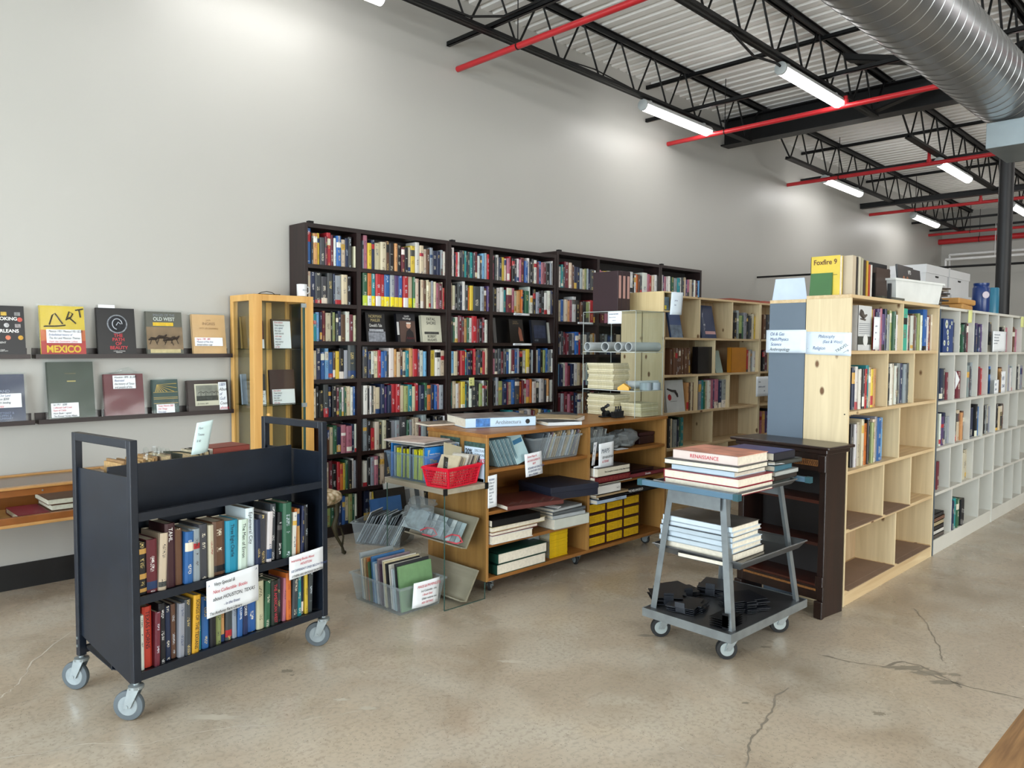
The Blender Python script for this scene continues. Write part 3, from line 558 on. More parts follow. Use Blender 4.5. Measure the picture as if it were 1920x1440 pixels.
txt(t, f, .17, .072, .015, 'PAST & PRESENT', 'w'); txt(t, f, .2, .03, .008, 'RECIPES AND TALES\nOF THE CRESCENT CITY', 'w')
for x, y, c, r_ in ((.26, .24, '#cfae4a', 0), (.33, .24, '#8a8a8a', 0), (.205, .245, '#b8c2c4', 0), (.345, .205, '#c8574a', 1), (.2, .17, '#8b8a4a', 0), (.275, .17, '#b9b9bb', 1), (.33, .168, '#9a9494', 0), (.2, .095, '#6a2a24', 0), (.28, .095, '#d07a5c', 1), (.345, .095, '#c89a3c', 1)):
    if r_: obj('food_picture', MB().lathe((x+.012, 0, y+.012), (0, -1, 0), [(0, .014), (.0015, .0135)], 16), flat(c, .6, 0, .4, 60), t)
    else: patch(t, f, x, y, .03, .022, flat(c, .6, 0, .4, 60), 'food_picture')
t, f, w_, h = ledgebook('yellow and red art book with brushed black lettering, in a clear sleeve', 1.263, 1.513, 1.445, .31, '#cdb32a')
patch(t, f, 0, 0, w_, .09, flat('#a8302c', .45, 0, .1)); patch(t, f, 0, .088, w_, .07, flat('#c0622e', .45, 0, .1)); txt(t, f, w_/2, .018, .06, 'MEXICO', flat('#d8b62c'), al='CENTER', sx=.86, bold=.002, name='title')
AK = flat('#2a2410', .7)
for pts in ([(.05, .19), (.07, .25), (.085, .262), (.11, .22), (.125, .196)], [(.02, .18), (.09, .182), (.14, .188)], [(.145, .22), (.165, .275), (.185, .262), (.17, .235), (.152, .228)], [(.16, .24), (.2, .2)], [(.2, .285), (.245, .295)], [(.222, .288), (.228, .24)]):
    obj('brushed_letter', MB().path([(x, -.0012, y) for x, y in pts], [.0045]*len(pts), 6), AK, t)
card(t, f, .03, .075, w_-.055, .085, [('Mexico 1951 Mexico/1951 $225', 'k'), ('Embellished history of', 'b'), ('The Art and Mexican Themes', 'k'), ('from the Geometric Lithos', 'r')])
t, f, w_, h = ledgebook('black book with a white round emblem and red title about beauty', 1.582, 1.818, 1.445, .308, '#0f1013', False)
obj('round_emblem', MB().lathe((w_*.53, -.0008, h*.66), (0, -1, 0), [(0, .062), (.001, .062)], 40), flat('#8e949c', .7, 0, .7, 45), t); obj('emblem_centre', MB().lathe((w_*.53, -.0022, h*.66), (0, -1, 0), [(0, .054), (.0006, .054)], 40), flat('#1d2027', .7, 0, .9, 30), t)
mb = MB(); mb.path([(w_*.53+.03*math.cos(a), -.003, h*.66+.035*math.sin(a)) for a in [k*.35 for k in range(14)]], .003, 5).path([(w_*.5, -.003, h*.63), (w_*.56, -.003, h*.7), (w_*.62, -.003, h*.66)], .003, 5); obj('emblem_drawing', mb, flat('#a9aeb6', .7), t)
txt(t, f, w_*.54, .118, .03, 'THE\nPATH\nOF\nBEAUTY', flat('#b3303a'), al='CENTER', name='title', bold=.0006); txt(t, f, w_*.54, .022, .009, '- A Study of Chinese\nAesthetics', 'w', al='CENTER'); patch(t, Fr((0, 0, 0)), .02, h, .1, .022, PAPER, 'tucked_note', -.01)
t, f, w_, h = ledgebook('grey book showing galloping riders with a yellow price strip', 1.888, 2.128, 1.445, .295, '#54554c')
txt(t, f, w_/2, h-.032, .024, 'IMAGES OF THE', 'g', al='CENTER', sx=.85); txt(t, f, w_/2, h-.062, .034, 'OLD WEST', flat('#c8cfc8'), al='CENTER', sx=.85, bold=.0008, name='title'); patch(t, f, .045, h-.098, .135, .024, flat('#e0b92c', .7, 0, .2, 60), 'price_strip')
patch(t, f, .0, .035, w_, .155, flat('#8a7358', .7, 0, .35, 12), 'sunset_picture'); patch(t, f, .02, .012, w_-.04, .026, flat('#c8b88a', .7, 0, .2, 30), 'caption_band')
HM = flat('#2f241c', .8, 0, .3, 30)
for x, y, s in ((.03, .09, 1.), (.08, .1, 1.1), (.13, .085, 1.2), (.17, .095, 1.)): obj('horse_picture', MB().path([(x-.02*s, -.003, y+.01), (x, -.003, y+.02*s), (x+.03*s, -.003, y+.018*s), (x+.045*s, -.003, y+.034*s)], [.004, .011*s, .009*s, .004], 8).path([(x, -.003, y+.014), (x-.012*s, -.003, y-.018)], .0025, 5).path([(x+.025*s, -.003, y+.012), (x+.036*s, -.003, y-.02)], .0025, 5), HM, t)
t, f, w_, h = ledgebook('pale tan book about drawings with a white handwritten card', 2.195, 2.435, 1.445, .285, '#cda878')
txt(t, f, w_*.5, h-.045, .014, 'J.A.D.', flat('#8a6a44'), al='CENTER'); txt(t, f, w_*.5, h-.075, .028, 'INGRES', flat('#8a6a44'), al='CENTER', name='title'); txt(t, f, w_*.5, h-.105, .017, 'FIFTY LIFE DRAWINGS', flat('#a07c50'), al='CENTER', sx=.8)
card(t, f, .012, .06, w_-.04, .06, [('Ingres 1780   $80', 'r'), ('Museum of Fine Arts', 'b'), ('limited edition copy', 'k')])
t, f, w_, h = ledgebook('navy blue book with pale lettering and a white price card', .84, 1.172, 1.042, .29, '#232f4c'); txt(t, f, .19, .18, .024, 'LAND', flat('#8b97b0')); txt(t, f, .19, .05, .018, 'LITTERST &\nFLIPPIN &\nSUMMARY', flat('#7f8cab'), sx=.9)
card(t, f, .14, .088, w_-.16, .085, [('Maps & Our Land', 'b'), ('1st Edition $200', 'k'), ('Fine cloth binding', 'k'), ('signed copy', 'r')])
t, f, w_, h = ledgebook('tall dark green cloth book with a white card at its foot', 1.296, 1.56, 1.042, .362, '#27372a'); txt(t, f, .1, .285, .008, 'LITTLE POINTERS', flat('#8a7d4c')); patch(t, f, .11, .235, .05, .008, flat('#a89a5c'))
card(t, f, .012, .012, .155, .09, [('1st 1911   $200', 'k'), ('Collected Gulf Coast', 'r'), ('Facts of Cattle', 'r'), ('Horn Book 1 signed', 'k'), ('The Pioneer Family Album', 'k')])
t, f, w_, h = ledgebook('maroon book in a crinkled clear bag with a card at the top', 1.618, 1.864, 1.042, .278, '#5d1d26'); card(t, f, .055, h-.098, .14, .088, [('Houston 1895  $1,500', 'k'), ('Illustrated', 'b'), ('the history of Texas', 'k'), ('and people of this', 'k')])
obj('bag_top', MB().path([(.04, 0, h), (.1, .004, h+.02), (.16, 0, h+.034), (.21, .004, h+.01)], [.006, .012, .013, .004], 7), SLEEVE, t, smooth=True)
t, f, w_, h = ledgebook('small dark green book with golden sunburst rays on its cover', 1.921, 2.092, 1.042, .234, '#163b38', t=.03)
GL = flat('#b79c4e', .4)
for k in range(9):
    a = math.radians(2-k*13); p = [(.03, .2), (.03+.15*math.cos(a), .2+.15*math.sin(a))]
    x1, y1 = p[1]; s_ = min(1, (.2-.15)/max(.001, .2-y1) if y1 < .15 else 1, (w_-.01-.03)/max(.001, x1-.03)); obj('sunburst_ray', MB().path([(.03, -.001, .2), (.03+(x1-.03)*s_, -.001, .2+(y1-.2)*s_)], [.0008, .0028], 5), GL, t)
for y in (.145, .11, .1, .07): patch(t, f, .005, y, w_-.01, .003, GL, 'gilt_line')
card(t, f, .018, .004, .12, .06, [('Texas History $60', 'r'), ('Old Things', 'r'), ('Fine copy', 'b')])
t, f, w_, h = ledgebook('dark brown album with a palm tree photograph on its cover', 2.155, 2.45, 1.042, .222, '#2f201e', t=.03); patch(t, f, .05, .04, .175, .155, flat('#c9c6b2', .7), 'mount'); patch(t, f, .06, .075, .155, .11, flat('#8d8f84', .7, 0, .4, 10), 'photograph', .0014); patch(t, f, .06, .075, .155, .035, flat('#3f423c', .8, 0, .5, 40), 'treeline', .0022)
for x in (.09, .125, .17, .2): obj('palm_picture', MB().path([(x, -.003, .08), (x+.004, -.003, .135)], .0016, 5).path([(x-.016, -.003, .13), (x+.004, -.003, .142), (x+.022, -.003, .128)], .0018, 5), flat('#2c2e2a'), t)
txt(t, f, .065, .05, .014, 'De Golera, 1899', 'k', shear=.3, sx=.8); card(t, f, w_-.075, .004, .058, .2, [('1889', 'b'), ('Album', 'k'), ('of', 'b'), ('Gulf', 'b'), ('Coast', 'k'), ('photos', 'r')], 'price_card')

def find(grp, k): return [q for q in QUEUE if q['group'] == grp][k]
find('books, fifth shelf, '+aw, 0).update(title=('The Dulles', 'k'), hex='#d5d5d0', bands=((0, .01, hx('#d5d5d0')),), area=9e9)
# ================================================================ glass cabinet
t = thing('display_cabinet', 'tall beech display cabinet with glass door against the long wall', 'cabinet', (2.491, 5.094, 0)); W_, D_, HH = .47, .366, 1.872
for x, y in ((0, 0), (W_-.066, 0), (0, D_-.04), (W_-.04, D_-.04)):
    w_ = .066 if y == 0 else .04; obj('corner_post', B(x, y, 0, x+w_, y+(.066 if y == 0 else .04), HH), BEECH, t, bevel=.002)
obj('top_rail', B(.066, 0, HH-.045, W_-.066, .03, HH).box(0, .066, HH-.045, .03, D_-.04, HH).box(W_-.03, .066, HH-.045, W_, D_-.04, HH).box(.066, .03, HH-.02, W_-.03, D_, HH-.002), BEECH, t)
obj('base_box', B(.066, .004, .05, W_-.066, .03, .46).box(.004, .04, .05, .03, D_, .46).box(.03, .03, .44, W_-.03, D_-.02, .46), BEECH, t)
obj('back_panel', B(.04, D_-.012, .05, W_-.04, D_-.006, HH-.02), flat('#8b7a57', .5, 0, .1), t)
obj('inner_post', B(.27, D_-.05, .46, .3, D_-.02, HH-.04), BEECH, t)
obj('side_glass', B(.012, .066, .46, .016, D_-.04, HH-.045), GLASS, t); obj('side_glass', B(W_-.016, .066, .46, W_-.012, D_-.04, HH-.045), GLASS, t)
d = obj('glass_door', B(.068, .006, .47, W_-.068, .011, HH-.05), GLASS, t); obj('door_edge', B(W_-.082, .004, .47, W_-.068, .013, HH-.05), GEDGE, d)
for z in (1.79, 1.06): obj('hinge', B(W_-.10, -.004, z, W_-.06, .006, z+.03), ZINC, d)
obj('door_knob', MB().lathe((.1, .006, 1.02), (0, -1, 0), [(0, .006), (.012, .006), (.014, .013), (.026, .012), (.03, .005)], 14), BEECH, d, smooth=True)
for z in (1.487, 1.083, .73): obj('glass_shelf', B(.02, .02, z-.006, W_-.02, D_-.02, z), clear('shelf_glass_%d' % (z*100), '#dfeee8', .06, .03), t)
def inside(label, x, y, z, w_, h, col, ch, cy=.0, tk=.02):
    t_, f, w_, h = faceout(label, 0, 0, z, h, col, Y=y, x0=x, w_=w_, t=tk, tilt=.1); card(t_, f, w_*.06, cy, w_*.9, ch, [('First edition', 'r'), ('Texas history', 'k'), ('rare, signed', 'b'), ('fine copy', 'k'), ('cloth boards', 'k'), ('with map', 'r'), ('Houston', 'b'), ('very scarce', 'k'), ('original', 'k'), ('$ 750', 'r')][:10 if ch > .15 else 6])
inside('small maroon book with white card, top shelf of the glass cabinet', 2.545, 5.2, 1.49, .08, .2, '#43141b', .065)
inside('brown book behind a tall handwritten card, top shelf of the glass cabinet', 2.69, 5.2, 1.49, .15, .215, '#4c3a22', .2)
inside('dark book with white card, lower glass shelf near the cabinet post', 2.55, 5.2, 1.085, .085, .22, '#1f2326', .1)
inside('brown leather book with a card over its lower half, lower cabinet shelf', 2.67, 5.2, 1.085, .2, .25, '#3a1d16', .105)
faceout('tan book in a clear bag leaning inside the cabinet beside the side glass', 0, 0, 1.49, .23, '#8a7040', Y=5.3, x0=2.51, w_=.035); faceout('pile of papers in a clear bag standing on the lower cabinet shelf', 0, 0, 1.085, .22, '#8d99a8', Y=5.3, x0=2.51, w_=.035, name='paper_bundle', cat='papers')
obj('eyeglasses', MB().path([(0, 0, 0), (.02, -.01, .012), (.06, -.012, .02), (.1, -.008, .015), (.13, 0, .003), (.17, .0, .004), (.18, .03, .004)], .0025, 6).path([(0, 0, 0), (.03, .03, .004), (.09, .03, .004), (.13, 0, .003)], .0025, 6), BLACK, loc=(2.56, 5.16, 1.876), smooth=True, label='thin black wire loop lying on top of the glass cabinet', category='wire')
t = thing('mug', 'white mug with faded lettering on the corner of the glass cabinet', 'mug', (2.905, 5.16, 1.874)); obj('body', MB().lathe((0, 0, 0), (0, 0, 1), [(0, .03), (.003, .036), (.09, .038), (.09, .034), (.01, .032), (.01, .0)], 24), flat('#d8dce0', .35), t, smooth=True); obj('handle', MB().path([(.036, 0, .075), (.058, 0, .07), (.06, 0, .035), (.036, 0, .02)], .005, 8), flat('#d8dce0', .35), t, smooth=True); txt(t, Fr((-.018, -.0375, .04)), 0, 0, .018, '2014', 'g')
# ================================================================ glass-topped display table along the wall
t = thing('display_table', 'low wooden display case with a glass top holding books along the wall', 'display case', (.2, 4.97, 0)); LW, LD = 1.42, .5; HW = flat('#8a5326', .35, 0, .2, 12); HL = flat('#b98a52', .35, 0, .15, 12)
obj('front_top_rail', B(0, 0, .66, LW, .03, .7), HW, t, bevel=.003); obj('top_moulding', B(-.01, -.012, .7, LW+.01, .035, .714).box(-.01, LD-.035, .7, LW+.01, LD, .714).box(-.01, .035, .7, .03, LD-.035, .714).box(LW-.03, .035, .7, LW+.01, LD-.035, .714), HL, t, bevel=.003)
obj('front_bottom_rail', B(0, 0, .505, LW, .03, .545), HW, t, bevel=.003); obj('bottom_moulding', B(-.01, -.014, .49, LW+.01, LD, .507), HL, t, bevel=.003)
obj('end_panel', B(0, .03, .505, .02, LD, .7), HW, t); obj('end_panel', B(LW-.02, .03, .505, LW, LD, .7), HW, t); obj('back_board', B(.02, LD-.02, .507, LW-.02, LD, .7), HW, t)
obj('front_glass', B(.01, .012, .545, LW-.01, .016, .66), GLASS, t); obj('top_glass', B(.03, .035, .702, LW-.03, LD-.035, .707), GLASS, t)
for x, y in ((.02, .03), (LW-.07, .03), (.02, LD-.08), (LW-.07, LD-.08)): obj('leg', B(x, y, 0, x+.05, y+.05, .49), HW, t)
obj('lock', MB().lathe((.95, 0, .682), (0, -1, 0), [(0, .005), (.003, .005)], 12), ZINC, t)
for x, w_, hs_, l, c in ((.62, .28, 3, 'low stack of pale books lying inside the wooden glass case', '#8d8377'), (1.04, .16, 1, 'crimson book in clear wrap lying inside the wooden glass case', '#8a1f33'), (1.2, .2, 3, 'stack of brown books at the end of the wooden glass case', '#6b4a38')):
    for k in range(hs_):
        o = thing('book', l.replace('stack of', ['bottom', 'middle', 'top'][k]+' book of the').replace('low bottom', 'bottom') if hs_ > 1 else l, 'book', (x+random.uniform(-.01, .01), 5.03, .5085+k*.035), group='books inside the wooden glass case'); obj('cover', B(0, 0, 0, w_, .3, .003).box(0, 0, .03, w_, .3, .033).box(0, .297, 0, w_, .3, .033), flat(c, .5), o); obj('pages', B(.003, .003, .003, w_-.003, .297, .03), PAGES, o)
# ================================================================ rolling navy book truck
TA = math.atan2(.16, .979); TM = Matrix.Translation((1.046, 3.205, 0)) @ Matrix.Rotation(TA, 4, 'Z'); TL, TD, TH = .995, .49, 1.138
t = thing('book_truck', 'navy steel library book truck with sloping shelves on four grey casters', 'book truck', (1.046, 3.205, 0), TA)
for k, x in enumerate((0, TL-.032)):
    e = obj('end_panel', MB().prism([(0, .02, .13), (0, TD-.02, .25), (0, TD-.02, .985), (0, .02, .985)], (x+.012, 0, 0), (.008, 0, 0)), NAVY, t)
    obj('frame_post', B(x, 0, .155, x+.032, .03, TH).box(x, TD-.03, .155, x+.032, TD, TH), NAVY, e, bevel=.003); obj('hand_rail', B(x, .03, TH-.035, x+.032, TD-.03, TH), NAVY, e, bevel=.003)
    obj('bolt', MB().cyl((x-.003 if k == 0 else x+.035, TD-.015, .2), (x, TD-.015, .2), .006, 10).cyl((x-.003 if k == 0 else x+.035, TD-.015, .235), (x, TD-.015, .235), .006, 10), ZINC, e)
for y0, y1 in ((.012, TD/2),):
    pass
def tshelf(y0, y1, z0, z1, nm='shelf'):
    "tray sloping down towards the middle with a front lip"
    mb = MB(); mb.prism([(0, y0, z0-.004), (0, y1, z1-.004), (0, y1, z1), (0, y0, z0)], (.032, 0, 0), (TL-.064, 0, 0)); s = 1 if y1 > y0 else -1
    mb.prism([(0, y0-.002*s, z0-.032), (0, y0+.004*s, z0-.032), (0, y0+.004*s, z0+.002), (0, y0-.002*s, z0+.002)], (.032, 0, 0), (TL-.064, 0, 0)); obj(nm, mb, NAVY, t)
for z in (.84, .5, .19): tshelf(.006, TD/2, z, z-.045); tshelf(TD-.006, TD/2, z, z-.045)
obj('centre_divider', B(.032, TD/2-.006, .79, TL-.032, TD/2+.006, 1.005).box(.032, TD/2-.004, .14, TL-.032, TD/2+.004, .79), NAVY, t)
def caster(parent, x, y, r, top, ang, fork=ZINC, tyre=GREYR, hub=None, tw=.024, off=.03):
    c = MB(); ca, sa = math.cos(ang), math.sin(ang); P = lambda a, b, z: (x+ca*a-sa*b, y+sa*a+ca*b, z)
    c.lathe((x, y, top-.03), (0, 0, 1), [(0, .02), (.004, .03), (.016, .03), (.02, .012), (.03, .012)], 18)
    for s in (-1, 1): 
        q = [P(-.024, s*.019, top-.02), P(.024, s*.019, top-.02), P(off+.014, s*.019, r-.006), P(off-.014, s*.019, r-.006)]; n = Vector((-sa, ca, 0))*s*.003
        c.add([Vector(p) for p in q]+[Vector(p)+n for p in q], [(0, 1, 2, 3), (7, 6, 5, 4), (0, 4, 5, 1), (1, 5, 6, 2), (2, 6, 7, 3), (3, 7, 4, 0)])
    a = Vector(P(off, -.024, r)); b = Vector(P(off, .024, r)); c.cyl(a, b, .007, 10); f_ = obj('caster', c, fork, parent, smooth=True)
    ax = Vector((-sa, ca, 0)); o_ = Vector(P(off, -tw/2, r))
    obj('wheel', MB().lathe(o_, ax, [(0, r*.78), (.002, r*.96), (tw*.3, r), (tw*.7, r), (tw-.002, r*.96), (tw, r*.78)], 32), tyre, f_, smooth=True)
    obj('hub', MB().lathe(o_-ax*.002, ax, [(0, r*.3), (0, r*.62), (.003, r*.66), (.005, r*.76), (tw-.001, r*.76), (tw+.001, r*.66), (tw+.004, r*.62), (tw+.004, r*.3)], 28), hub or flat('#8b9599', .45, 0, .15), f_, smooth=True)
for x, y, a in ((.016, .015, math.radians(125)), (.016, TD-.015, math.radians(118)), (TL-.016, .015, math.radians(130)), (TL-.016, TD-.015, math.radians(140))): caster(t, x, y, .062, .158, a, hub=flat('#8a9498', .45, 0, .2, 20))
def trow(where, shelf, z, code, x0, x1, hs=1., lean=0., dmax=.17):
    row(where, shelf, .022, z, 0, 0, code, M=TM, x01=(x0, x1), hs=hs, lean=lean, dmax=dmax, hmax=.31)
n0 = len(QUEUE)
trow('navy book truck', 'upper shelf', .496, "k8m9i7M9u7b8s7d8i5u12c12w10W9n5d7w6D6k6G10w5o3t4n4k4", .045, .9)
trow('navy book truck', 'lower shelf', .186, "w4R8m5K6n6u5s6d6Y7c4b7k6e6t5d7s5b6n6B10i8g7m8d6p4o6d7c6n4y4d6", .045, .93)
for q in QUEUE[n0:]:
    q['area'] *= 50; q['lean'] = random.choice([0, 0, .03, .05]); q['Yp'] += random.uniform(0, .012)
    if q['c'] == 'R'.lower(): q['bands'] = ((0, .25, hx('#1a1a1e')),)
ub = [q for q in QUEUE[n0:] if 'upper' in q['group']]; ub[0]['bands'] = ((.05, .12, hx('#c69a52')), (.3, .4, hx('#c69a52')), (.78, .88, hx('#c69a52'))); ub[3]['bands'] = ((.1, .2, hx('#d8d4cc')),)
for k, ti, ik, c in ((3, 'TAHL', 'w', '#3a1c22'), (10, 'Three Eight Charlie', 'k', '#2289a8'), (11, 'The Men of Enron', 'k', '#c9dcd0'), (12, 'Ephemeral City', 'k', '#d8e6ec')): find('books, upper shelf, navy book truck', k).update(title=(ti, ik), hex=c, bands=((0, .02, hx(c)),))
for k, ti, ik, c in ((1, 'TEXAS HORNS', 'k', '#b53a2a'), (8, 'SONGS OF THE TEXIANS', 'k', '#c9992a'), (17, 'LOST STORIES', 'w', '#232f55'), (21, 'THE AMERICAN WEST', 'r', '#1d2620')): find('books, lower shelf, navy book truck', k).update(title=(ti, ik), hex=c, bands=((0, .02, hx(c)),))
def spine_text(M, x, y, z, s, size, ink, vertical=True, nm='spine_title'):
    pass
# books on the far side of the truck showing over the divider
for k in range(11):
    o = obj('pamphlet', B(0, 0, 0, .01, .15, random.uniform(.205, .222)), flat(['#b08d5c', '#8f6f48', '#c2a878'][k % 3], .7, 0, .3, 60), label='worn tan pamphlet in the bundle on the truck top behind the divider', category='pamphlet', group='tan pamphlets on the truck top'); o.matrix_world = TM @ Matrix.Translation((.10+k*.0145, TD/2+.03, .8)) @ Matrix.Rotation(random.uniform(.0, .06), 4, 'Y')
for x, w_, c, l in ((.3, .05, '#7d6a58', 'brown worn book in clear wrap standing on the truck top'), (.36, .09, '#3b4238', 'dark green book leaning in clear wrap on the truck top'), (.47, .03, '#c8c0a8', 'thin ivory book leaning on the truck top by the receipt'), (.5, .035, '#2d2c30', 'thin black book upright on the truck top beside the red one')):
    o = thing('book', l, 'book'); o.matrix_world = TM @ Matrix.Translation((x, TD/2+.03, .8)) @ Matrix.Rotation(random.uniform(-.12, .12), 4, 'Y'); obj('cover', B(0, 0, 0, .003, .16, .22).box(w_-.003, 0, 0, w_, .16, .22).box(0, .157, 0, w_, .16, .22), flat(c, .6, 0, .3, 30), o); obj('pages', B(.003, .004, .003, w_-.003, .157, .214), flat('#c3b08a', .8, 0, .35, 90), o)
o = thing('book', 'red-brown book lying across the truck top near the receipt', 'book'); o.matrix_world = TM @ Matrix.Translation((.54, TD/2+.03, .995)); obj('cover', B(0, 0, 0, .2, .15, .003).box(0, 0, .03, .2, .15, .033).box(0, 0, 0, .2, .003, .033), flat('#7c3429', .5), o); obj('pages', B(.003, .003, .003, .197, .15, .03), PAGES, o)
o = thing('book', 'thick brown book upright under the red-brown one on the truck top', 'book'); o.matrix_world = TM @ Matrix.Translation((.56, TD/2+.03, .8)); obj('cover', B(0, 0, 0, .16, .14, .19), flat('#5b3a2c', .6), o)
x = TM @ Vector((.42, TD/2+.02, 1.01)); note('curling handwritten receipt sticking up from the truck top', x, (.95, .16, .1), (.2, 0, 1), .085, .15, [(.1, .8, .1, 'Rare', 'g'), (.1, .6, .1, 'Texana', 'g'), (.1, .4, .1, '$ 40', 'g')], flat('#cfe6e6', .7), curl=.012)
mb = MB()
for k in range(6): mb.path([(.22+k*.02, TD/2+.05+random.uniform(-.01, .03), 1.0), (.23+k*.02, TD/2+.06, 1.03+random.uniform(0, .025)), (.25+k*.02, TD/2+.07, 1.005)], [.008, .014, .005], 6)
o = obj('plastic_wrap', mb, SLEEVE, smooth=True, label='loose crinkled clear plastic over the books on the truck top', category='wrapping'); o.matrix_world = TM
# signs on the truck
ru = TM.to_3x3() @ Vector((1, 0, 0))
note('large white handwritten sign about very special books taped to the truck middle shelf', TM @ Vector((.318, -.008, .332)), ru + Vector((0, 0, .06)), (0, 0, 1), .262, .165, [(.12, .82, .13, 'Very Special &', 'k'), (.1, .62, .13, 'Nice Collectible  Books', 'r'), (.1, .42, .14, 'about HOUSTON, TEXAS', 'k'), (.3, .22, .11, '- in the finest', 'b'), (.03, .07, .11, 'The Anthony Rare Library', 'k'), (.01, .8, .14, '^', 'b'), (.92, .85, .14, '^', 'b')], curl=.004)
note('smaller white sign about interesting books taped near the truck end', TM @ Vector((.752, -.008, .395)), ru + Vector((0, 0, .05)), (0, 0, 1), .205, .112, [(.03, .74, .15, 'Interesting Books About', 'r'), (.3, .52, .15, 'HOUSTON', 'r'), (.03, .3, .14, 'SEE DIFFERENT ONES BELOW FRONT', 'b'), (.05, .08, .13, 'OTHERS ARE ANTIQUE FROM TEXAS', 'k')], curl=.003)
# ================================================================ stool, floor bins
def bin_(name, label, loc, rz, w_, d_, h, mat, taper=.06, cat='bin', rim=.012):
    t = thing(name, label, cat, loc, rz); a, b = w_/2, d_/2; k = 1-taper*2; vs = []
    mb = MB(); T_ = .003
    def ring(s, z): return [Vector((sx*a*s, sy*b*s, z)) for sx, sy in ((-1, -1), (1, -1), (1, 1), (-1, 1))]
    lo, hi = ring(k, 0), ring(1, h); li, hi_i = ring(k-.015, .004), ring(.98, h)
    mb.add(lo+hi, [(0, 1, 5, 4), (1, 2, 6, 5), (2, 3, 7, 6), (3, 0, 4, 7), (3, 2, 1, 0)]); obj('body', mb, mat, t)
    r2 = ring(1+.05, h); r3 = ring(1+.05, h-rim); mb = MB(); mb.add(hi+r2+r3, [(0, 1, 5, 4), (1, 2, 6, 5), (2, 3, 7, 6), (3, 0, 4, 7), (4, 5, 9, 8), (5, 6, 10, 9), (6, 7, 11, 10), (7, 4, 8, 11)]); obj('rim', mb, mat, t)
    return t
ST = thing('footstool', 'small stool with floral tapestry seat on ornate iron legs', 'stool', (2.80, 4.86, 0), math.radians(8))
def lumps(mb, cx, cy, cz, rx, ry, rz, seed=0):
    n, m_ = 16, 9; vs = []
    for j in range(m_):
        ph = math.pi*(j/(m_-1)-.5)
        for k in range(n):
            th = 2*math.pi*k/n; c = math.cos(ph)**.35 if math.cos(ph) > 0 else 0; e = lambda v: math.copysign(abs(v)**.6, v)
            vs.append((cx+rx*c*e(math.cos(th)), cy+ry*c*e(math.sin(th)), cz+rz*math.sin(ph)))
    mb.add(vs, [(j*n+k, j*n+(k+1) % n, (j+1)*n+(k+1) % n, (j+1)*n+k) for j in range(m_-1) for k in range(n)]); return mb
def floral():
    m, nt, b, N, L = base('floral_tapestry'); tc = N('ShaderNodeTexCoord'); v = N('ShaderNodeTexVoronoi'); v.inputs['Scale'].default_value = 26; L(tc.outputs['Object'], v.inputs[0]); r = N('ShaderNodeValToRGB'); e = r.color_ramp.elements
    e[0].color = hx('#d9cdb4'); e[0].position = .2; e[1].color = hx('#6e6b48'); e[1].position = .75; q = e.new(.5); q.color = hx('#b49a78'); L(v.outputs['Distance'], r.inputs[0]); L(r.outputs[0], b.inputs['Base Color']); b.inputs['Roughness'].default_value = .9; return m
obj('seat', lumps(MB(), 0, 0, .425, .21, .16, .055), floral(), ST, smooth=True)
IRON = flat('#3a3524', .5, .4, .3, 20)
for sx in (-1, 1):
    for sy in (-1, 1):
        obj('leg', MB().path([(sx*.13, sy*.11, .39), (sx*.135, sy*.112, .3), (sx*.11, sy*.11, .22), (sx*.13, sy*.115, .14), (sx*.175, sy*.12, .06), (sx*.185, sy*.12, .02), (sx*.2, sy*.12, .012)], [.022, .016, .02, .012, .009, .014, .015], 10).path([(sx*.12, sy*.112, .22), (sx*.165, sy*.115, .2), (sx*.19, sy*.117, .13), (sx*.175, sy*.12, .06)], .007, 8), IRON, ST, smooth=True)
obj('apron', B(-.16, -.12, .36, .16, .12, .385), IRON, ST)
def mags_in(t, n, x0, x1, y0, y1, h, cols, tilt, label, grp, along='x', name='magazine', thick=None, jit=.02, z=.008, cat=None):
    "sheets standing in a bin whose frame is that of thing t"
    Mw = Matrix.Translation(t.location) @ t.rotation_euler.to_matrix().to_4x4()
    for k in range(n):
        p = x0+(x1-x0)*k/max(1, n-1); hh = h*random.uniform(.86, 1.0); c = cols[k % len(cols)] if len(cols) > 8 else random.choice(cols); th = thick or (x1-x0)/n*.55
        mb = MB(); w2 = (y1-y0)*random.uniform(.9, 1)
        if along == 'x': mb.box(-th/2, -w2/2, 0, th/2, w2/2, hh); R_ = Matrix.Rotation(tilt+random.uniform(-.03, .03), 4, 'Y'); T_ = Matrix.Translation((p, (y0+y1)/2, z))
        else: mb.box(-w2/2, -th/2, 0, w2/2, th/2, hh); R_ = Matrix.Rotation(tilt+random.uniform(-.03, .03), 4, 'X'); T_ = Matrix.Translation(((y0+y1)/2, p, z))
        o = obj(name, mb, flat(c, .5, 0, .15, 25), label=label(k, n, c), category=cat or name, group=grp); o.matrix_world = Mw @ T_ @ R_
CN = {'#d8d6cc': 'off-white', '#b9a582': 'tan', '#c2703c': 'orange', '#4a6d45': 'green', '#3c72a8': 'blue', '#8fb4d4': 'pale blue', '#ccd3da': 'white', '#8a7a86': 'mauve', '#4a2f4c': 'plum', '#cfc4a0': 'cream', '#22242a': 'black', '#9fb3b8': 'aqua-grey', '#6a8f63': 'leaf green', '#9aa6ad': 'grey', '#5c666e': 'slate', '#d5b548': 'mustard', '#b04a52': 'brick red', '#c9cfd2': 'silver'}
t = bin_('storage_bin', 'clear plastic bin of booklets on the floor with a red-lettered sheet', (2.68, 3.67, 0), math.radians(2), .33, .47, .165, BIN)
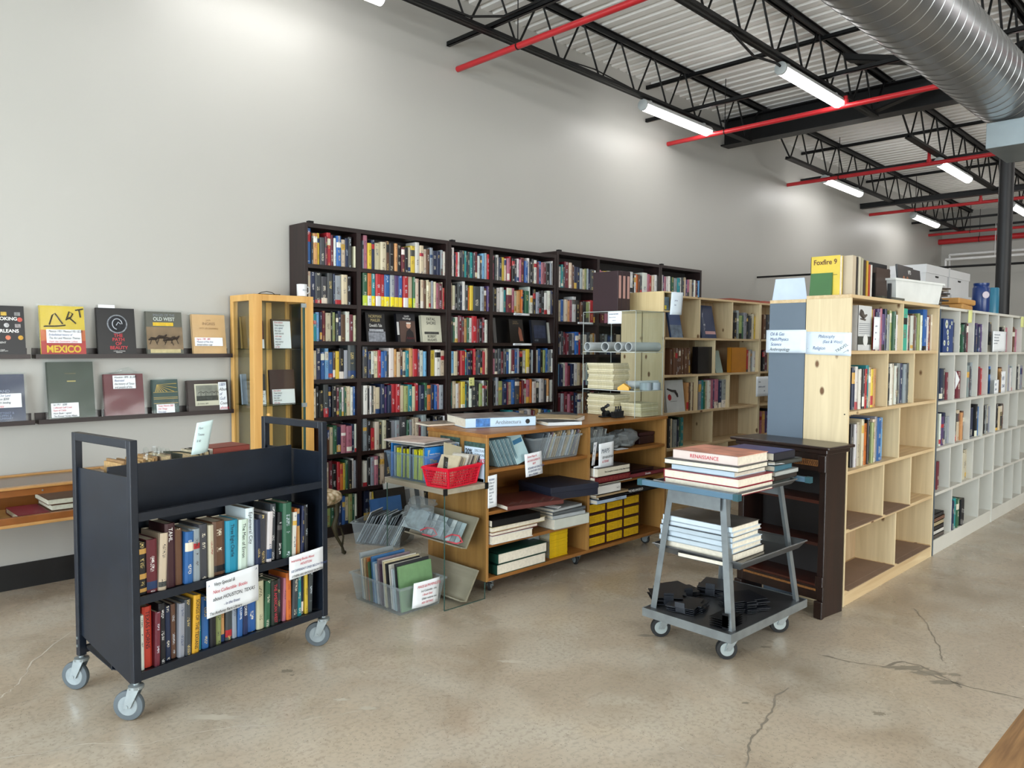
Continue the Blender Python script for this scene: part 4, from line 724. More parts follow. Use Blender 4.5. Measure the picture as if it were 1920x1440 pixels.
cl = ['#9aa6ad', '#d8d6cc', '#b9a582', '#c2703c', '#4a6d45', '#3c72a8', '#8fb4d4', '#ccd3da', '#8a7a86', '#4a2f4c', '#d8d6cc', '#cfc4a0', '#22242a', '#d8d6cc', '#ccd3da', '#9fb3b8', '#22242a', '#6a8f63'][::-1]
mags_in(t, 18, -.19, .17, -.13, .13, .27, cl, -.12, lambda k, n, c: '%s booklet, %s from the front of the floor bin by the glass stand' % (CN[c], ordword(k)), 'booklets in the front floor bin', 'y', 'booklet', .012)
note('white sheet with red and black writing draped over the front floor bin', (2.60, 3.425, .035), (1, .02, 0), (0, -.12, 1), .19, .15, [(.1, .78, .15, 'MAGS & PAMPHLETS', 'r'), (.25, .6, .12, 'Incl Columbia - the', 'k'), (.3, .44, .12, '1 Book Deal', 'r'), (.3, .28, .12, 'Older volume too', 'k'), (.3, .12, .12, 'ASK DETAILS', 'r')], curl=.01)
t = bin_('storage_bin', 'clear plastic tub of leaning records standing before the dark bookcase', (3.43, 4.86, 0), math.radians(-62), .42, .28, .17, BIN)
mags_in(t, 30, -.19, .14, -.11, .11, .27, ['#9aa6ad', '#5c666e', '#ccd3da', '#22242a', '#d8d6cc', '#5c666e'], .5, lambda k, n, c: 'thin sleeved pamphlet leaning in the tub before the dark bookcase', 'sleeved pamphlets in the tub', 'x', 'pamphlet', .006)
for k in range(6):
    o = faceout(['tall blue-framed picture book propped beside the tub', 'dark engraved folder standing behind the tub', 'grey folder standing behind the tub', 'pale folder behind the tub', 'slate folder behind the tub', 'white sheet music standing behind the tub'][k], 0, 0, 0, [.3, .36, .33, .4, .37, .42][k], ['#3d6ca8', '#1d1e20', '#70747a', '#c5c8c6', '#4d5860', '#d8d4cf'][k], Y=5.02+k*.016, x0=3.44+k*.06, w_=.3, t=.012, tilt=.2, name='folder', cat='folder')
# ================================================================ rolling wooden counter bookcase
CX, CYf, CL, CD, CZt = 3.10, 3.35, 1.89, .56, .99
t = thing('counter_bookcase', 'low honey plywood bookcase on casters with open shelves facing the aisle', 'bookcase', (CX, CYf, 0)); DV = .955
obj('end_panel', B(0, 0, .095, .02, CD, CZt-.02), OAKZ, t, bevel=.002); obj('end_panel', B(CL-.02, 0, .095, CL, CD, CZt-.02), OAKZ, t, bevel=.002); obj('divider', B(DV-.012, 0, .117, DV+.012, CD-.01, CZt-.022), OAKZ, t)
obj('top_board', B(-.005, -.005, CZt-.022, CL+.005, CD+.005, CZt), OAK, t, bevel=.002); obj('bottom_board', B(.02, 0, .095, CL-.02, CD-.01, .117), OAK, t); obj('back_panel', B(.02, CD-.01, .1, CL-.02, CD, CZt-.022), OAK, t)
for z in (.775, .52, .32): obj('shelf', B(.02, .004, z-.02, DV-.012, CD-.01, z), OAK, t)
for z in (.775, .56): obj('shelf', B(DV+.012, .004, z-.02, CL-.02, CD-.01, z), OAK, t)
for x, y in ((.1, .08), (.93, .08), (1.77, .08), (.1, .48), (.93, .48), (1.77, .48)): caster(t, x, y, .036, .095, math.radians(30+x*40), tyre=RUBBER, tw=.018, off=.02)
def C(x, y, z): return Vector((CX+x, CYf+y, z))
def lying(label, loc, w_, d_, h, col, rz=0, spine='front', grp=None, name='book', cat='book', title=None, ink='k', ts=.02, top=None, pages=True, tx=.5):
    "a book lying flat; spine on the front, left or back side"
    t = thing(name, label, cat, loc, rz, grp); m = flat(col, .4, 0, .1, 9); b = .003; top = top or m
    mb = B(0, 0, 0, w_, d_, b); mb2 = B(0, 0, h-b, w_, d_, h)
    o = {'front': (0, 0, 0, w_, .003, h), 'left': (0, 0, 0, .003, d_, h), 'back': (0, d_-.003, 0, w_, d_, h), 'right': (w_-.003, 0, 0, w_, d_, h)}[spine]; mb.box(*o)
    obj('cover', mb, m, t); obj('top_cover', mb2, top, t); obj('pages', B(.004, .004, b, w_-.004, d_-.004, h-b), PAGES, t)
    if title:
        fr = Fr((0, 0, 0), (1, 0, 0), (0, 0, 1)) if spine == 'front' else Fr((0, d_, 0), (0, -1, 0), (0, 0, 1)); L_ = w_ if spine == 'front' else d_
        txt(t, fr, L_*tx, h*.5-ts*.35, ts, title, ink, 'title', al='CENTER')
    return t
ARCH = flat('#8d8784', .35, 0, .75, 9)
t = lying('thick pale blue architecture book lying on the counter, its title along the spine', C(.02, .0, .992), .5, .36, .062, '#b9d3ea', math.radians(-20), 'front', title='Architectura', ink='g', ts=.036, top=ARCH, tx=.6)
t.location = onZ(.992, 873, 803); f = Fr((0, 0, 0)); patch(t, f, .07, .004, .1, .054, flat('#3a78c0', .5, 0, .6, 30), 'spine_picture'); obj('publisher_mark', MB().lathe((.44, -.001, .03), (0, -1, 0), [(0, .008), (.0, .016), (.001, .016), (.001, .008)], 20), BLACK, t); obj('tail_edge', B(.499, 0, 0, .5015, .36, .062), flat('#3b3c3d', .5), t); patch(t, Fr((.5015, 0, 0), (0, 1, 0), (0, 0, 1)), .13, .012, .035, .035, flat('#d5d5d5'), 'price_label')
lying('white photo book lying on the counter beyond the architecture book', onZ(.992, 1028, 799), .25, .2, .025, '#c5ccd0', math.radians(-22), top=flat('#3d4042', .4, 0, .8, 12)); lying('tan illustrated book lying on the counter before the acrylic case', onZ(.992, 1079, 794), .3, .34, .03, '#d8d8d4', math.radians(28), top=flat('#b8a27c', .4, 0, .4, 9)); lying('black and white magazine lying between the books on the counter', onZ(.992, 1035, 781), .24, .2, .012, '#4b4e50', math.radians(-12), name='magazine', cat='magazine', top=flat('#5c6062', .3, 0, .8, 10)); lying('thin pale booklet at the far corner of the counter top', onZ(.992, 803, 800), .22, .2, .014, '#d6c6b4', math.radians(-12), name='booklet', cat='booklet', top=flat('#8d8174', .5, 0, .7, 9))
# signs on the counter end
BOR = flat('#3d5a52', .7, 0, .7, 30)
def promo(label, y, z, w_, h, rz, extra):
    t = obj('promo_sign', B(0, 0, 0, w_, .001, h), BOR, label=label, category='sign', group='discount signs on the counter end'); t.matrix_world = Matrix.Translation((CX-.004, y, z)) @ Matrix.Rotation(math.radians(-90)+rz, 4, 'Z') if 0 else Matrix(((0, 1, 0, CX-.004), (-1, 0, 0, y), (0, 0, 1, z), (0, 0, 0, 1)))
    f = Fr((0, 0, 0)); patch(t, f, .006, .006, w_-.012, h-.035, flat('#cddff2', .5), 'sign_face'); txt(t, f, .014, h-.075, .045, '20%', 'k', sx=.85, bold=.0012); txt(t, f, .098, h-.055, .022, 'DISCOUNT', 'k', sx=.85); txt(t, f, .1, h-.08, .02, '2. OR MORE', 'k', sx=.8); return t, f
t, f = promo('discount sign reading books taped by the counter corner', 3.55, .665, .19, .27, 0, 1); txt(t, f, .015, .155, .024, 'GENTLE', 'r', sx=.8); txt(t, f, .088, .148, .04, 'BOOKS', 'r', sx=.75, bold=.001); patch(t, f, .1, .01, .08, .045, flat('#8e2a3c', .6, 0, .6, 30), 'flower_border')
t, f = promo('discount sign half hidden behind the blue-tinted bin', 3.78, .70, .19, .25, 0, 0)
# upper left shelf
grp = 'pamphlets on the counter top shelf'
t = bin_('storage_bin', 'milky tub of sleeved pamphlets on the upper shelf of the counter', C(.66, .13, .778), 0, .46, .22, .15, BIN)
mags_in(t, 22, -.17, .2, -.08, .08, .185, ['#ccd3da', '#b9a582', '#9aa6ad', '#cfc4a0', '#8a7a86', '#5c666e'], .42, lambda k, n, c: 'thin sleeved pamphlet leaning in the tub on the upper counter shelf', 'pamphlets in the counter tub', 'x', 'pamphlet', .007)
for k in range(16):
    o = obj('pamphlet', B(0, 0, 0, .004, .15, .19), flat(['#8fb0ba', '#a9bfc4', '#7795a0'][k % 3], .3, 0, .2, 20), label='pale blue sleeved pamphlet leaning in the row at the near end of the counter', category='pamphlet', group='pale blue pamphlets on the counter'); o.matrix_world = Matrix.Translation(C(.13+k*.012, .03, .778)) @ Matrix.Rotation(-.5+k*.004, 4, 'Y')
o = obj('pamphlet', B(0, 0, 0, .12, .004, .19), flat('#a8c6cc', .3), label='pale blue pamphlet showing its blue banner cover by the handwritten square sign', category='pamphlet'); o.matrix_world = Matrix.Translation(C(.28, .02, .778)) @ Matrix.Rotation(-.25, 4, 'Y') @ Matrix.Rotation(-.3, 4, 'X'); patch(o, Fr((0, 0, 0)), .01, .12, .1, .028, flat('#2f6f98'), 'banner')
note('square handwritten sign hanging from the upper counter shelf in red and blue', C(.33, -.006, .695), (1, 0, .06), (-.12, -.02, 1), .155, .148, [(.12, .82, .12, 'Some Maps &', 'r'), (.1, .64, .12, 'old DOCUMENTS', 'r'), (.4, .5, .12, 'BUY', 'r'), (.1, .32, .12, 'BOUND AS ONE ISSUE', 'b'), (.12, .18, .12, 'A CENTURY OLD', 'b'), (.15, .03, .12, '$5 in TEXAS', 'b')], curl=.004)
note('narrow handwritten slip fixed to the counter corner post', C(.005, -.006, .545), (1, 0, .06), (0, 0, 1), .075, .195, [(.1, .85, .08, 'BOOKS', 'b')]+[(.1, .75-.1*k, .09, s, 'g') for k, s in enumerate(('One of', 'a kind', 'MAPS', 'special', 'and', 'local', 'Texas'))])
# second left shelf
lying('wide brown portfolio in crinkled plastic lying on the second counter shelf', C(.12, -.06, .522), .42, .36, .028, '#5c2c26', math.radians(-12), name='portfolio', cat='portfolio'); mb = MB()
for k in range(5): mb.path([(k*.08, -.005, .03), (k*.08+.04, .01+random.uniform(0, .02), .038), (k*.08+.09, -.004, .028)], [.004, .01, .004], 6)
o = obj('plastic_wrap', mb, SLEEVE, smooth=True, label='crinkled clear wrap along the front edge of the brown portfolio', category='wrapping', loc=C(.13, -.05, .525), rot=(0, 0, math.radians(-12)))
t = thing('archive_box', 'flat dark blue archive box jutting from the second counter shelf', 'box', C(.54, -.03, .522), math.radians(-10)); obj('box_base', B(0, 0, 0, .4, .36, .06), flat('#11172a', .6), t); obj('box_lid', B(-.004, -.004, .045, .404, .364, .082), flat('#141a2c', .6), t, bevel=.003)
# third left shelf: lying stack
z = .322
for w_, d_, h, c, l, sp, kw in ((.34, .33, .05, '#d5d9d8', 'thick white book at the bottom of the counter pile by the end panel', 'back', dict(rz=-.04)), (.40, .34, .022, '#6d2228', 'thin dark red book over the white one in the counter pile', 'back', {}), (.47, .34, .03, '#b8ab80', 'wide cream book below the black one in the counter pile', 'back', {}), (.40, .33, .042, '#101113', 'black book on top of the counter pile by the end panel', 'front', dict(rz=-.05))):
    lying(l, C(.03, -.02, z), w_, d_, h, c, spine=sp, **kw); z += h+.001
z = .322
for w_, d_, h, c, l in ((.33, .34, .07, '#c9cdc4', 'thick off-white book box at the bottom of the pile by the counter divider'), (.3, .3, .025, '#a9b0b4', 'grey catalogue in the pile by the counter divider'), (.33, .28, .02, '#5f6568', 'slate magazine near the top of the pile by the divider'), (.3, .26, .018, '#aeb4b6', 'pale magazine on top of the pile by the divider')):
    lying(l, C(.58+random.uniform(-.02, .02), -.03, z), w_, d_, h, c, random.uniform(-.12, .12)); z += h+.001
note('white slip lying over the pile by the counter divider', C(.6, -.04, z+.002), (1, .5, 0), (-.4, .8, .1), .08, .1, [])
# bottom left: green books and yellow magazines
for k in range(2): lying(['lower large green cloth book at the bottom of the counter', 'upper large green cloth book at the bottom of the counter'][k], C(.09+.01*k, .0, .118+k*.066), .44, .4, .064, '#173f33', math.radians(0), 'left')
for k in range(22):
    o = obj('magazine', B(0, 0, 0, .175, .26, .0085), flat('#d3ae12', .35, 0, .2, 30), loc=C(.6+random.uniform(0, .003), .03+random.uniform(0, .004), .118+k*.0089), label='yellow-spined magazine in the tall pile at the bottom of the counter', category='magazine', group='yellow magazines piled in the counter')
    obj('page_edge', B(-.001, .004, .001, .0, .256, .0075), flat('#9aa09e', .8), o)
for k in range(14): obj('magazine', B(0, 0, 0, .1, .26, .0115), flat('#8f989a', .6, 0, .3, 30), loc=C(.49, .12, .118+k*.012), label='grey magazine edge in the pile behind the yellow magazines', category='magazine', group='grey magazines piled in the counter')
# bottom right: maroon slipcases of yellow magazines, three columns of three plus one row
MRN = flat('#3a1512', .5)
for cx in range(3):
    for rz_ in range(4):
        if rz_ == 3 and cx == 0: pass
        x = .975+cx*.2+.003; zz = .119+rz_*.078
        o = thing('magazine_slipcase', 'maroon slipcase of yellow magazines, %s column from the divider, %s row up' % (ords[cx], ords[rz_]), 'slipcase', C(x, .02, zz), group='maroon slipcases of yellow magazines')
        obj('case', B(0, 0, 0, .197, .25, .006).box(0, 0, .07, .197, .25, .076).box(0, 0, .006, .006, .25, .07).box(.191, 0, .006, .197, .25, .07), MRN, o)
        mb = MB(); n = 5
        for k in range(n): mb.box(.014, -.002, .011+k*.0112, .184, .24, .0215+k*.0112)
        obj('magazines', mb, flat('#d0a514', .35, 0, .25, 40), o)
# right side piles
def pile(items, x, y, z):
    for w_, d_, h, c, l, kw in items: lying(l, C(x+kw.pop('dx', 0), y, z), w_, d_, h, c, **kw); z += h+.001
pile([(.33, .3, .028, '#9fb2c8', 'pale blue book spine lettered about yoga on the slipcases', dict(title='YOGA', ink='g', ts=.022, tx=.7)), (.34, .3, .016, '#17181c', 'thin black book between the yoga book and the tan one', dict(dx=.02)), (.36, .3, .02, '#a08a6a', 'tan book below the white one on the slipcases', dict(dx=-.01)), (.26, .28, .06, '#d6d6d2', 'thick white book with small black lettering topping the slipcase pile', dict(title='x..2', ink='k', ts=.02, tx=.88))], .99, -.05, .433)
lying('wide dark book with pale lettering about an old master painter', C(1.33, -.04, .455), .5, .33, .045, '#17181a', spine='front', title='MICHELANGELO', ink='w', ts=.024, tx=.22, top=flat('#3a2a1d', .4))
pile([(.42, .3, .01, '#c9c3b0', 'thin pale folder under the red book on the right counter shelf', {}), (.4, .3, .045, '#6a1f24', 'dark red book with gilt lettering on the right counter shelf', dict(title='HISTORY OF THE WORLD', ink=flat('#9a4a44'), ts=.03, dx=.0)), (.36, .26, .06, '#d6d1bf', 'thick cream book lettered about a modern design library', dict(title='The Complete Cartoons of the New Yorker', ink='k', ts=.016, tx=.6, dx=.03, top=flat('#4b4742', .4, 0, .6, 12)))], .975, -.04, .563)
lying('pink and dark red book at the far end of the right counter shelf', C(1.40, -.02, .563), .44, .3, .032, '#7a3038', title='Decades', ink='w', ts=.02, top=flat('#3d1c1e', .4)); lying('thin dark book under the pink one at the far end of the counter', C(1.42, .0, .597), .3, .25, .018, '#2c1416')
# upper right shelf contents
t = bin_('storage_bin', 'small clear bin of bagged maps on the right counter shelf', C(1.12, .12, .778), 0, .26, .2, .11, BIN); mb = MB()
def bag(label, loc, sx, sy, sz, seed, m=SLEEVE):
    rnd = random.Random(seed); n, k_ = 12, 8; vs = []
    for j in range(k_+1):
        ph = math.pi*(j/k_-.5)
        for i in range(n): th = 2*math.pi*i/n; r_ = (.75+.35*rnd.random())*math.cos(ph)**.5 if 0 < j < k_ else .05; vs.append((sx*r_*math.cos(th), sy*r_*math.sin(th), sz*(.5+.5*math.sin(ph))*(.85+.3*rnd.random())))
    o = thing('plastic_bag', label, 'bag', loc); obj('film', MB_from(vs, [(j*n+i, j*n+(i+1) % n, (j+1)*n+(i+1) % n, (j+1)*n+i) for j in range(k_) for i in range(n)]), m, o, smooth=False); return o
def MB_from(vs, fs): q = MB(); q.add(vs, fs); return q
BAGF = clear('bag_film', '#f0f4f6', .13, .12, '#dbe3e8')
SILV = clear('grey_film', '#d5dadb', .35, .25, '#9aa0a2')
for x, y, z, sx, sy, sz, l in ((1.13, .1, .82, .12, .08, .12, 'crumpled clear bag heaped in the map bin'), (1.32, .1, .779, .09, .08, .1, 'crumpled clear bag beside the map bin'), (1.47, .1, .779, .14, .1, .12, 'large clear bag holding a framed print on the right counter shelf')): bag(l, C(x, y, z), sx, sy, sz, int(x*100), SILV)
for k in range(7): o = obj('folded_map', B(0, 0, 0, .006, .12, .16), flat(['#aab0ae', '#c9cac0', '#4a4c4e'][k % 3], .5), label='folded map standing in the small map bin', category='map', group='folded maps in the bin'); o.matrix_world = Matrix.Translation(C(1.02+k*.022, .05, .785)) @ Matrix.Rotation(.35, 4, 'Y')
t = thing('framed_print', 'small framed print inside the large clear bag on the counter', 'print', C(1.40, .06, .80), rot=(-.5, .15, .1)); obj('frame', B(0, 0, 0, .13, .008, .09), flat('#c3c7c6', .5), t); patch(t, Fr((0, 0, 0)), .012, .012, .106, .066, flat('#5f6263', .6, 0, .5, 60), 'picture')
t = thing('maroon_box', 'small dark maroon leather box at the end of the right counter shelf', 'box', C(1.66, .09, .778)); obj('box_base', B(0, 0, 0, .19, .16, .06), flat('#2a0f14', .45), t, bevel=.004); obj('box_lid', B(-.002, -.002, .062, .192, .162, .088), flat('#32131a', .45), t, bevel=.004)
obj('black_cap', lumps(MB(), 0, 0, .04, .07, .07, .05), flat('#0d0e10', .8), loc=C(1.05, .16, .895), smooth=True, label='black cloth cap resting at the divider on the right counter shelf', category='cap')
note('white sheet reading maps hanging below the right counter shelf', C(1.05, -.008, .67), (1, 0, .04), (-.02, -.02, 1), .165, .175, [(.12, .6, .26, 'MAPS', 'g'), (.2, .38, .13, 'OF HOUSTON', 'k'), (.2, .22, .13, '& TEXAS', 'r')], curl=.004); note('white slip reading twenty below the maps sheet', C(1.0, -.003, .56), (1, 0, .05), (.02, 0, 1), .14, .13, [(.35, .45, .35, '20', 'g')]); note('folded paper with blue letters at the counter divider', C(.975, -.007, .70), (1, .2, 0), (.15, 0, 1), .045, .16, [(.1, .8-.22*k, .16, s, 'b') for k, s in enumerate('MAPS')]); note('white slip lying on the right counter shelf edge', C(1.27, .0, .779), (1, 0, 0), (.1, 1, 0), .14, .07, [])
# ================================================================ glass stand at the counter end
GX0, GX1, GYn, GYf = 2.77, 3.085, 3.345, 3.9; TRAY = wood('grey_laminate', '#8b8373', '#a39a88', 'Y', .5, False, .6)
t = thing('glass_stand', 'glass-sided display stand with one flat and two tilted grey trays', 'display stand', (GX0, GYn, 0)); w_ = GX1-GX0; d_ = GYf-GYn
for y in (0, d_): p = obj('glass_side', B(0, y-.003, 0, w_, y+.003, .68), GLASS, t); obj('polished_edge', B(-.001, y-.0031, 0, .0025, y+.0031, .68).box(w_-.0015, y-.0031, 0, w_+.001, y+.0031, .1).box(0, y-.0031, -.0005, w_, y+.0031, .003), GEDGE, p)
obj('top_tray', B(-.01, -.01, .672, w_+.01, d_+.01, .702), TRAY, t, bevel=.002); [obj('corner_cap', B(x, -.014, .668, x+.026, -.006, .706), BLACK, t) for x in (-.014, w_-.012)]
for k, zl in enumerate((.328, .012)):
    obj('tilted_tray', MB().prism([(.175, 0, zl), (.274, 0, zl+.166), (.263, 0, zl+.173), (.164, 0, zl+.007)], (0, .006, 0), (0, d_-.012, 0)).prism([(.175, 0, zl), (.164, 0, zl+.007), (.128, 0, zl+.02), (.126, 0, zl+.012)], (0, .006, 0), (0, d_-.012, 0)), TRAY, t, label=['empty lower grey tray', 'upper grey tray under the bagged papers'][1-k])
# bagged papers on the upper tilted tray
for k in range(9):
    o = obj('pamphlet', B(0, 0, 0, .003, .2, .13), flat(['#aebfc6', '#8f9ba0', '#c5cdd0', '#6f7a80'][k % 4], .35, 0, .3, 30), label='thin grey pamphlet leaning in the pile on the tilted glass-stand tray', category='pamphlet', group='pamphlets on the tilted tray'); o.matrix_world = Matrix.Translation((GX0+.128-k*.006, GYn+.03+.035*k, .36+k*.004)) @ Matrix.Rotation(.54, 4, 'Y')
for x, y, z, a, b, c, l in ((2.87, 3.72, .40, .06, .16, .13, 'puffy clear bag of pale blue pamphlets on the tilted glass-stand tray'), (2.86, 3.52, .38, .05, .12, .1, 'clear bag with red stripe lying on the tilted glass-stand tray'), (2.95, 3.78, .50, .07, .13, .07, 'crumpled empty clear bag above the tilted tray')): bag(l, (x, y, z), a, b, c, int(y*100), BAGF)
for y in (3.63, 3.4): obj('bag_stripe', MB().path([(2.82, y, .41), (2.84, y-.04, .43), (2.85, y-.09, .43), (2.85, y-.12, .4), (2.84, y-.08, .385), (2.82, y-.02, .39)], .005, 6), flat('#c24a55', .4), smooth=True, label='red zip edge of the bag on the tilted tray, %s loop' % ('far' if y > 3.5 else 'near'), category='zip strip')
# bins on the flat top tray
t = bin_('storage_bin', 'blue-tinted clear bin packed with yellow comics on the glass stand', (2.935, 3.74, .703), math.radians(0), .30, .37, .165, BINB)
t.rotation_euler = (0, 0, math.radians(4))
mags_in(t, 26, -.15, .14, -.12, .12, .195, ['#d8d322', '#d8d322', '#d8d322', '#8a7a86', '#9aa6ad', '#22242a'], .0, lambda k, n, c: 'thin %s comic packed in the blue-tinted bin' % {'#d8d322': 'yellow', '#8a7a86': 'mauve', '#9aa6ad': 'grey', '#22242a': 'black'}[c], 'comics in the blue-tinted bin', 'y', 'comic', .008, cat='comic')
o = thing('book', 'bright blue boxed book standing at the front of the blue-tinted bin', 'book', (2.825, 3.575, .708)); obj('cover', B(0, 0, 0, .23, .022, .205), flat('#1b78c4', .35), o); txt(o, Fr((0, 0, 0)), .02, .11, .035, 'The', 'y'); txt(o, Fr((0, 0, 0)), .02, .16, .014, 'comics history', 'w')
o = thing('book', 'bright blue board standing at the far end of the blue-tinted bin', 'book', (2.81, 3.90, .708)); obj('cover', B(0, 0, 0, .24, .012, .21), flat('#1b78c4', .35), o)
for k in range(3): lying(['bottom', 'middle', 'top'][k]+' glossy magazine lying across the blue-tinted bin', (2.80, 3.56, .921+k*.009), .25, .32, .008, ['#c4c4c0', '#5c5f62', '#cfcac6'][k], math.radians(4+k*5), name='magazine', cat='magazine', top=flat(['#b5a8a0', '#8e8a88', '#c9b6ae'][k], .35, 0, .5, 9))
note('white note with red writing propped between the bin and the red basket', (2.93, 3.535, .74), (1, .05, 0), (-.1, 0, 1), .12, .12, [(.2, .7, .16, 'all', 'r'), (.2, .45, .16, 'comics', 'r'), (.2, .2, .16, '$2', 'r')])
def basket():
    t = thing('plastic_basket', 'bright red pierced plastic basket of bagged booklets on the glass stand', 'basket', (2.91, 3.445, .703), math.radians(10)); m = flat('#cf1530', .3, 0, .08); L1, W1, h, k = .30, .19, .115, .84
    def P(u, v, s): sx = (k+(1-k)*v)
    mb = MB()
    def side(a, b, c0, c1, n):
        "strip wall of bars from bottom edge a-b to top edge c0-c1"
        a, b, c0, c1 = map(Vector, (a, b, c0, c1))
        for i in range(n+1): f_ = i/n; p, q = a.lerp(b, f_), c0.lerp(c1, f_); mb.path([p, q], .0028, 4)
        for j in range(1, 7): f_ = j/7; mb.path([a.lerp(c0, f_), b.lerp(c1, f_)], .0026, 4)
    a, b = L1/2, W1/2; lo = [(-a*k, -b*k, .004), (a*k, -b*k, .004), (a*k, b*k, .004), (-a*k, b*k, .004)]; hi = [(-a, -b, h), (a, -b, h), (a, b, h), (-a, b, h)]
    for i, n in ((0, 22), (1, 14), (2, 22), (3, 14)): side(lo[i], lo[(i+1) % 4], hi[i], hi[(i+1) % 4], n)
    obj('pierced_wall', mb, m, t); mb = MB()
    for i in range(4): mb.path([lo[i], hi[i]], .007, 6)
    mb.path(lo+[lo[0]], .006, 5); mb.box(-a*k, -b*k, 0, a*k, b*k, .004); obj('frame', mb, m, t, smooth=True)
    r2 = [(x*1.05, y*1.08, h) for x, y, z in hi]; mb = MB(); mb.add([Vector(p) for p in hi+r2]+[Vector(p)-Vector((0, 0, .012)) for p in r2], [(0, 1, 5, 4), (1, 2, 6, 5), (2, 3, 7, 6), (3, 0, 4, 7), (4, 5, 9, 8), (5, 6, 10, 9), (6, 7, 11, 10), (7, 4, 8, 11)]); mb.path([(x, y, h+.001) for x, y, z in hi+hi[:1]], .004, 5); obj('rim', mb, m, t); return t
t = basket()
mags_in(t, 13, -.1, .12, -.075, .07, .19, ['#b8ad92', '#c9c6bd', '#8c8678', '#3a3a3c', '#a9a49c', '#d0cbc0'], .5, lambda k, n, c: 'bagged booklet leaning in the red basket', 'bagged booklets in the red basket', 'x', 'booklet', .009)
o = thing('booklet', 'cream booklet in clear sleeve standing highest in the red basket', 'booklet'); o.matrix_world = Matrix.Translation((2.86, 3.46, .76)) @ Matrix.Rotation(.15, 4, 'Z') @ Matrix.Rotation(-.25, 4, 'X') @ Matrix.Rotation(.3, 4, 'Y'); obj('cover', B(0, 0, 0, .15, .006, .2), flat('#b5ab90', .4), o); obj('sleeve', B(-.005, -.002, 0, .155, .009, .215), SLEEVE, o)
o = thing('booklet', 'black and white booklet with pale heading at the front of the red basket', 'booklet'); o.matrix_world = Matrix.Translation((2.80, 3.40, .745)) @ Matrix.Rotation(.1, 4, 'Z') @ Matrix.Rotation(-.35, 4, 'X') @ Matrix.Rotation(.45, 4, 'Y'); obj('cover', B(0, 0, 0, .13, .005, .15), flat('#1f2220', .4), o); patch(o, Fr((0, 0, 0)), .0, .0, .13, .06, flat('#c9b4ac', .5, 0, .4, 20)); txt(o, Fr((0, 0, 0)), .01, .11, .02, 'AMERICAN\nGIRL', 'g')
# ================================================================ clear acrylic case with rolls and magazine stacks
AX0, AX1, AY0, AY1, AZ0, AZ1 = 4.62, 4.975, 3.385, 3.89, .992, 1.786
t = thing('acrylic_case', 'tall clear acrylic case with two clear shelves on the counter end', 'case', (AX0, AY0, AZ0)); a, b, h = AX1-AX0, AY1-AY0, AZ1-AZ0
obj('panels', MB().box(0, 0, 0, a, .004, h).box(0, b-.004, 0, a, b, h).box(a-.004, .004, 0, a, b-.004, h), ACRYL, t); obj('top_sheet', B(0, 0, h-.004, a, b, h), ACRYL, t)
e = .0035; mb = MB()
for x in (0, a-e):
    for y in (0, b-e): mb.box(x, y, 0, x+e, y+e, h)
    mb.box(x, 0, h-e, x+e, b, h)
for y in (0, b-e): mb.box(0, y, h-e, a, y+e, h)
obj('bright_edges', mb, EDGE, t)
for z in (.198, .488):
    s = obj('shelf', B(.004, .004, z-.004, a-.004, b-.004, z), ACRYL, t); obj('shelf_edge', B(.001, .001, z-.005, a-.001, .004, z+.0005).box(.001, .004, z-.005, .004, b-.004, z+.0005).box(a-.004, .004, z-.005, a-.001, b-.004, z), EDGE, s)
def roll(label, p, q, r): 
    d = (Vector(q)-Vector(p)); L_ = d.length; obj('paper_roll', MB().lathe(p, d, [(0, r*.78), (0, r), (L_, r), (L_, r*.78), (L_*.98, r*.76), (.004, r*.76)], 28) if 0 else tube_shell(p, q, r), flat('#aeb6ba', .45, 0, .1), smooth=True, label=label, category='paper roll', group='grey paper rolls in the acrylic case')
def tube_shell(p, q, r, n=28):
    p, q = Vector(p), Vector(q); d = (q-p).normalized(); u = d.orthogonal().normalized(); w_ = d.cross(u); mb = MB(); R4 = []
    for c, rr in ((p, r*.8), (p, r), (q, r), (q, r*.8)): R4 += [c+(u*math.cos(2*math.pi*k/n)+w_*math.sin(2*math.pi*k/n))*rr for k in range(n)]
    mb.add(R4, [(j*n+k, j*n+(k+1) % n, ((j+1) % 4)*n+(k+1) % n, ((j+1) % 4)*n+k) for j in range(4) for k in range(n)]); return mb
zr = AZ0+.49
roll('grey paper roll lying along the back of the upper clear shelf', (4.60, 3.88-.05, zr+.035), (4.94, 3.80, zr+.035), .034)
for k, (x, y) in enumerate(((4.605, 3.66), (4.61, 3.54), (4.62, 3.45))): roll(['grey paper roll with open end showing, beside the back roll', 'middle grey paper roll with its open end showing', 'front grey paper roll reaching across the upper clear shelf'][k], (x, y, zr+.036), (x+.33, y+.03*(1-k), zr+.036), .035)
roll('grey roll lying behind the tape rolls on the lower clear shelf', (4.75, 3.56, AZ0+.235), (4.96, 3.42, AZ0+.24), .03)
CR = ['#cfc7a6', '#d6cfb2', '#c4bb98']
def stack(n, x, y, z, w_, d_, th, label, grp, rz=0.):
    for k in range(n): obj('magazine', B(0, 0, 0, w_, d_, th*.93), flat(CR[k % 3], .75, 0, .15, 60), loc=(x+random.uniform(-.006, .006), y+random.uniform(-.006, .006), z+k*th), rot=(0, 0, rz+random.uniform(-.03, .03)), label=label, category='magazine', group=grp)
stack(14, 4.66, 3.62, AZ0+.2, .2, .25, .0142, 'cream magazine in the stack on the lower clear shelf of the acrylic case', 'cream magazines on the lower clear shelf')
stack(11, 4.65, 3.60, AZ0+.001, .2, .26, .0142, 'cream magazine in the taller stack standing on the counter inside the acrylic case', 'cream magazines in the tall counter stack')
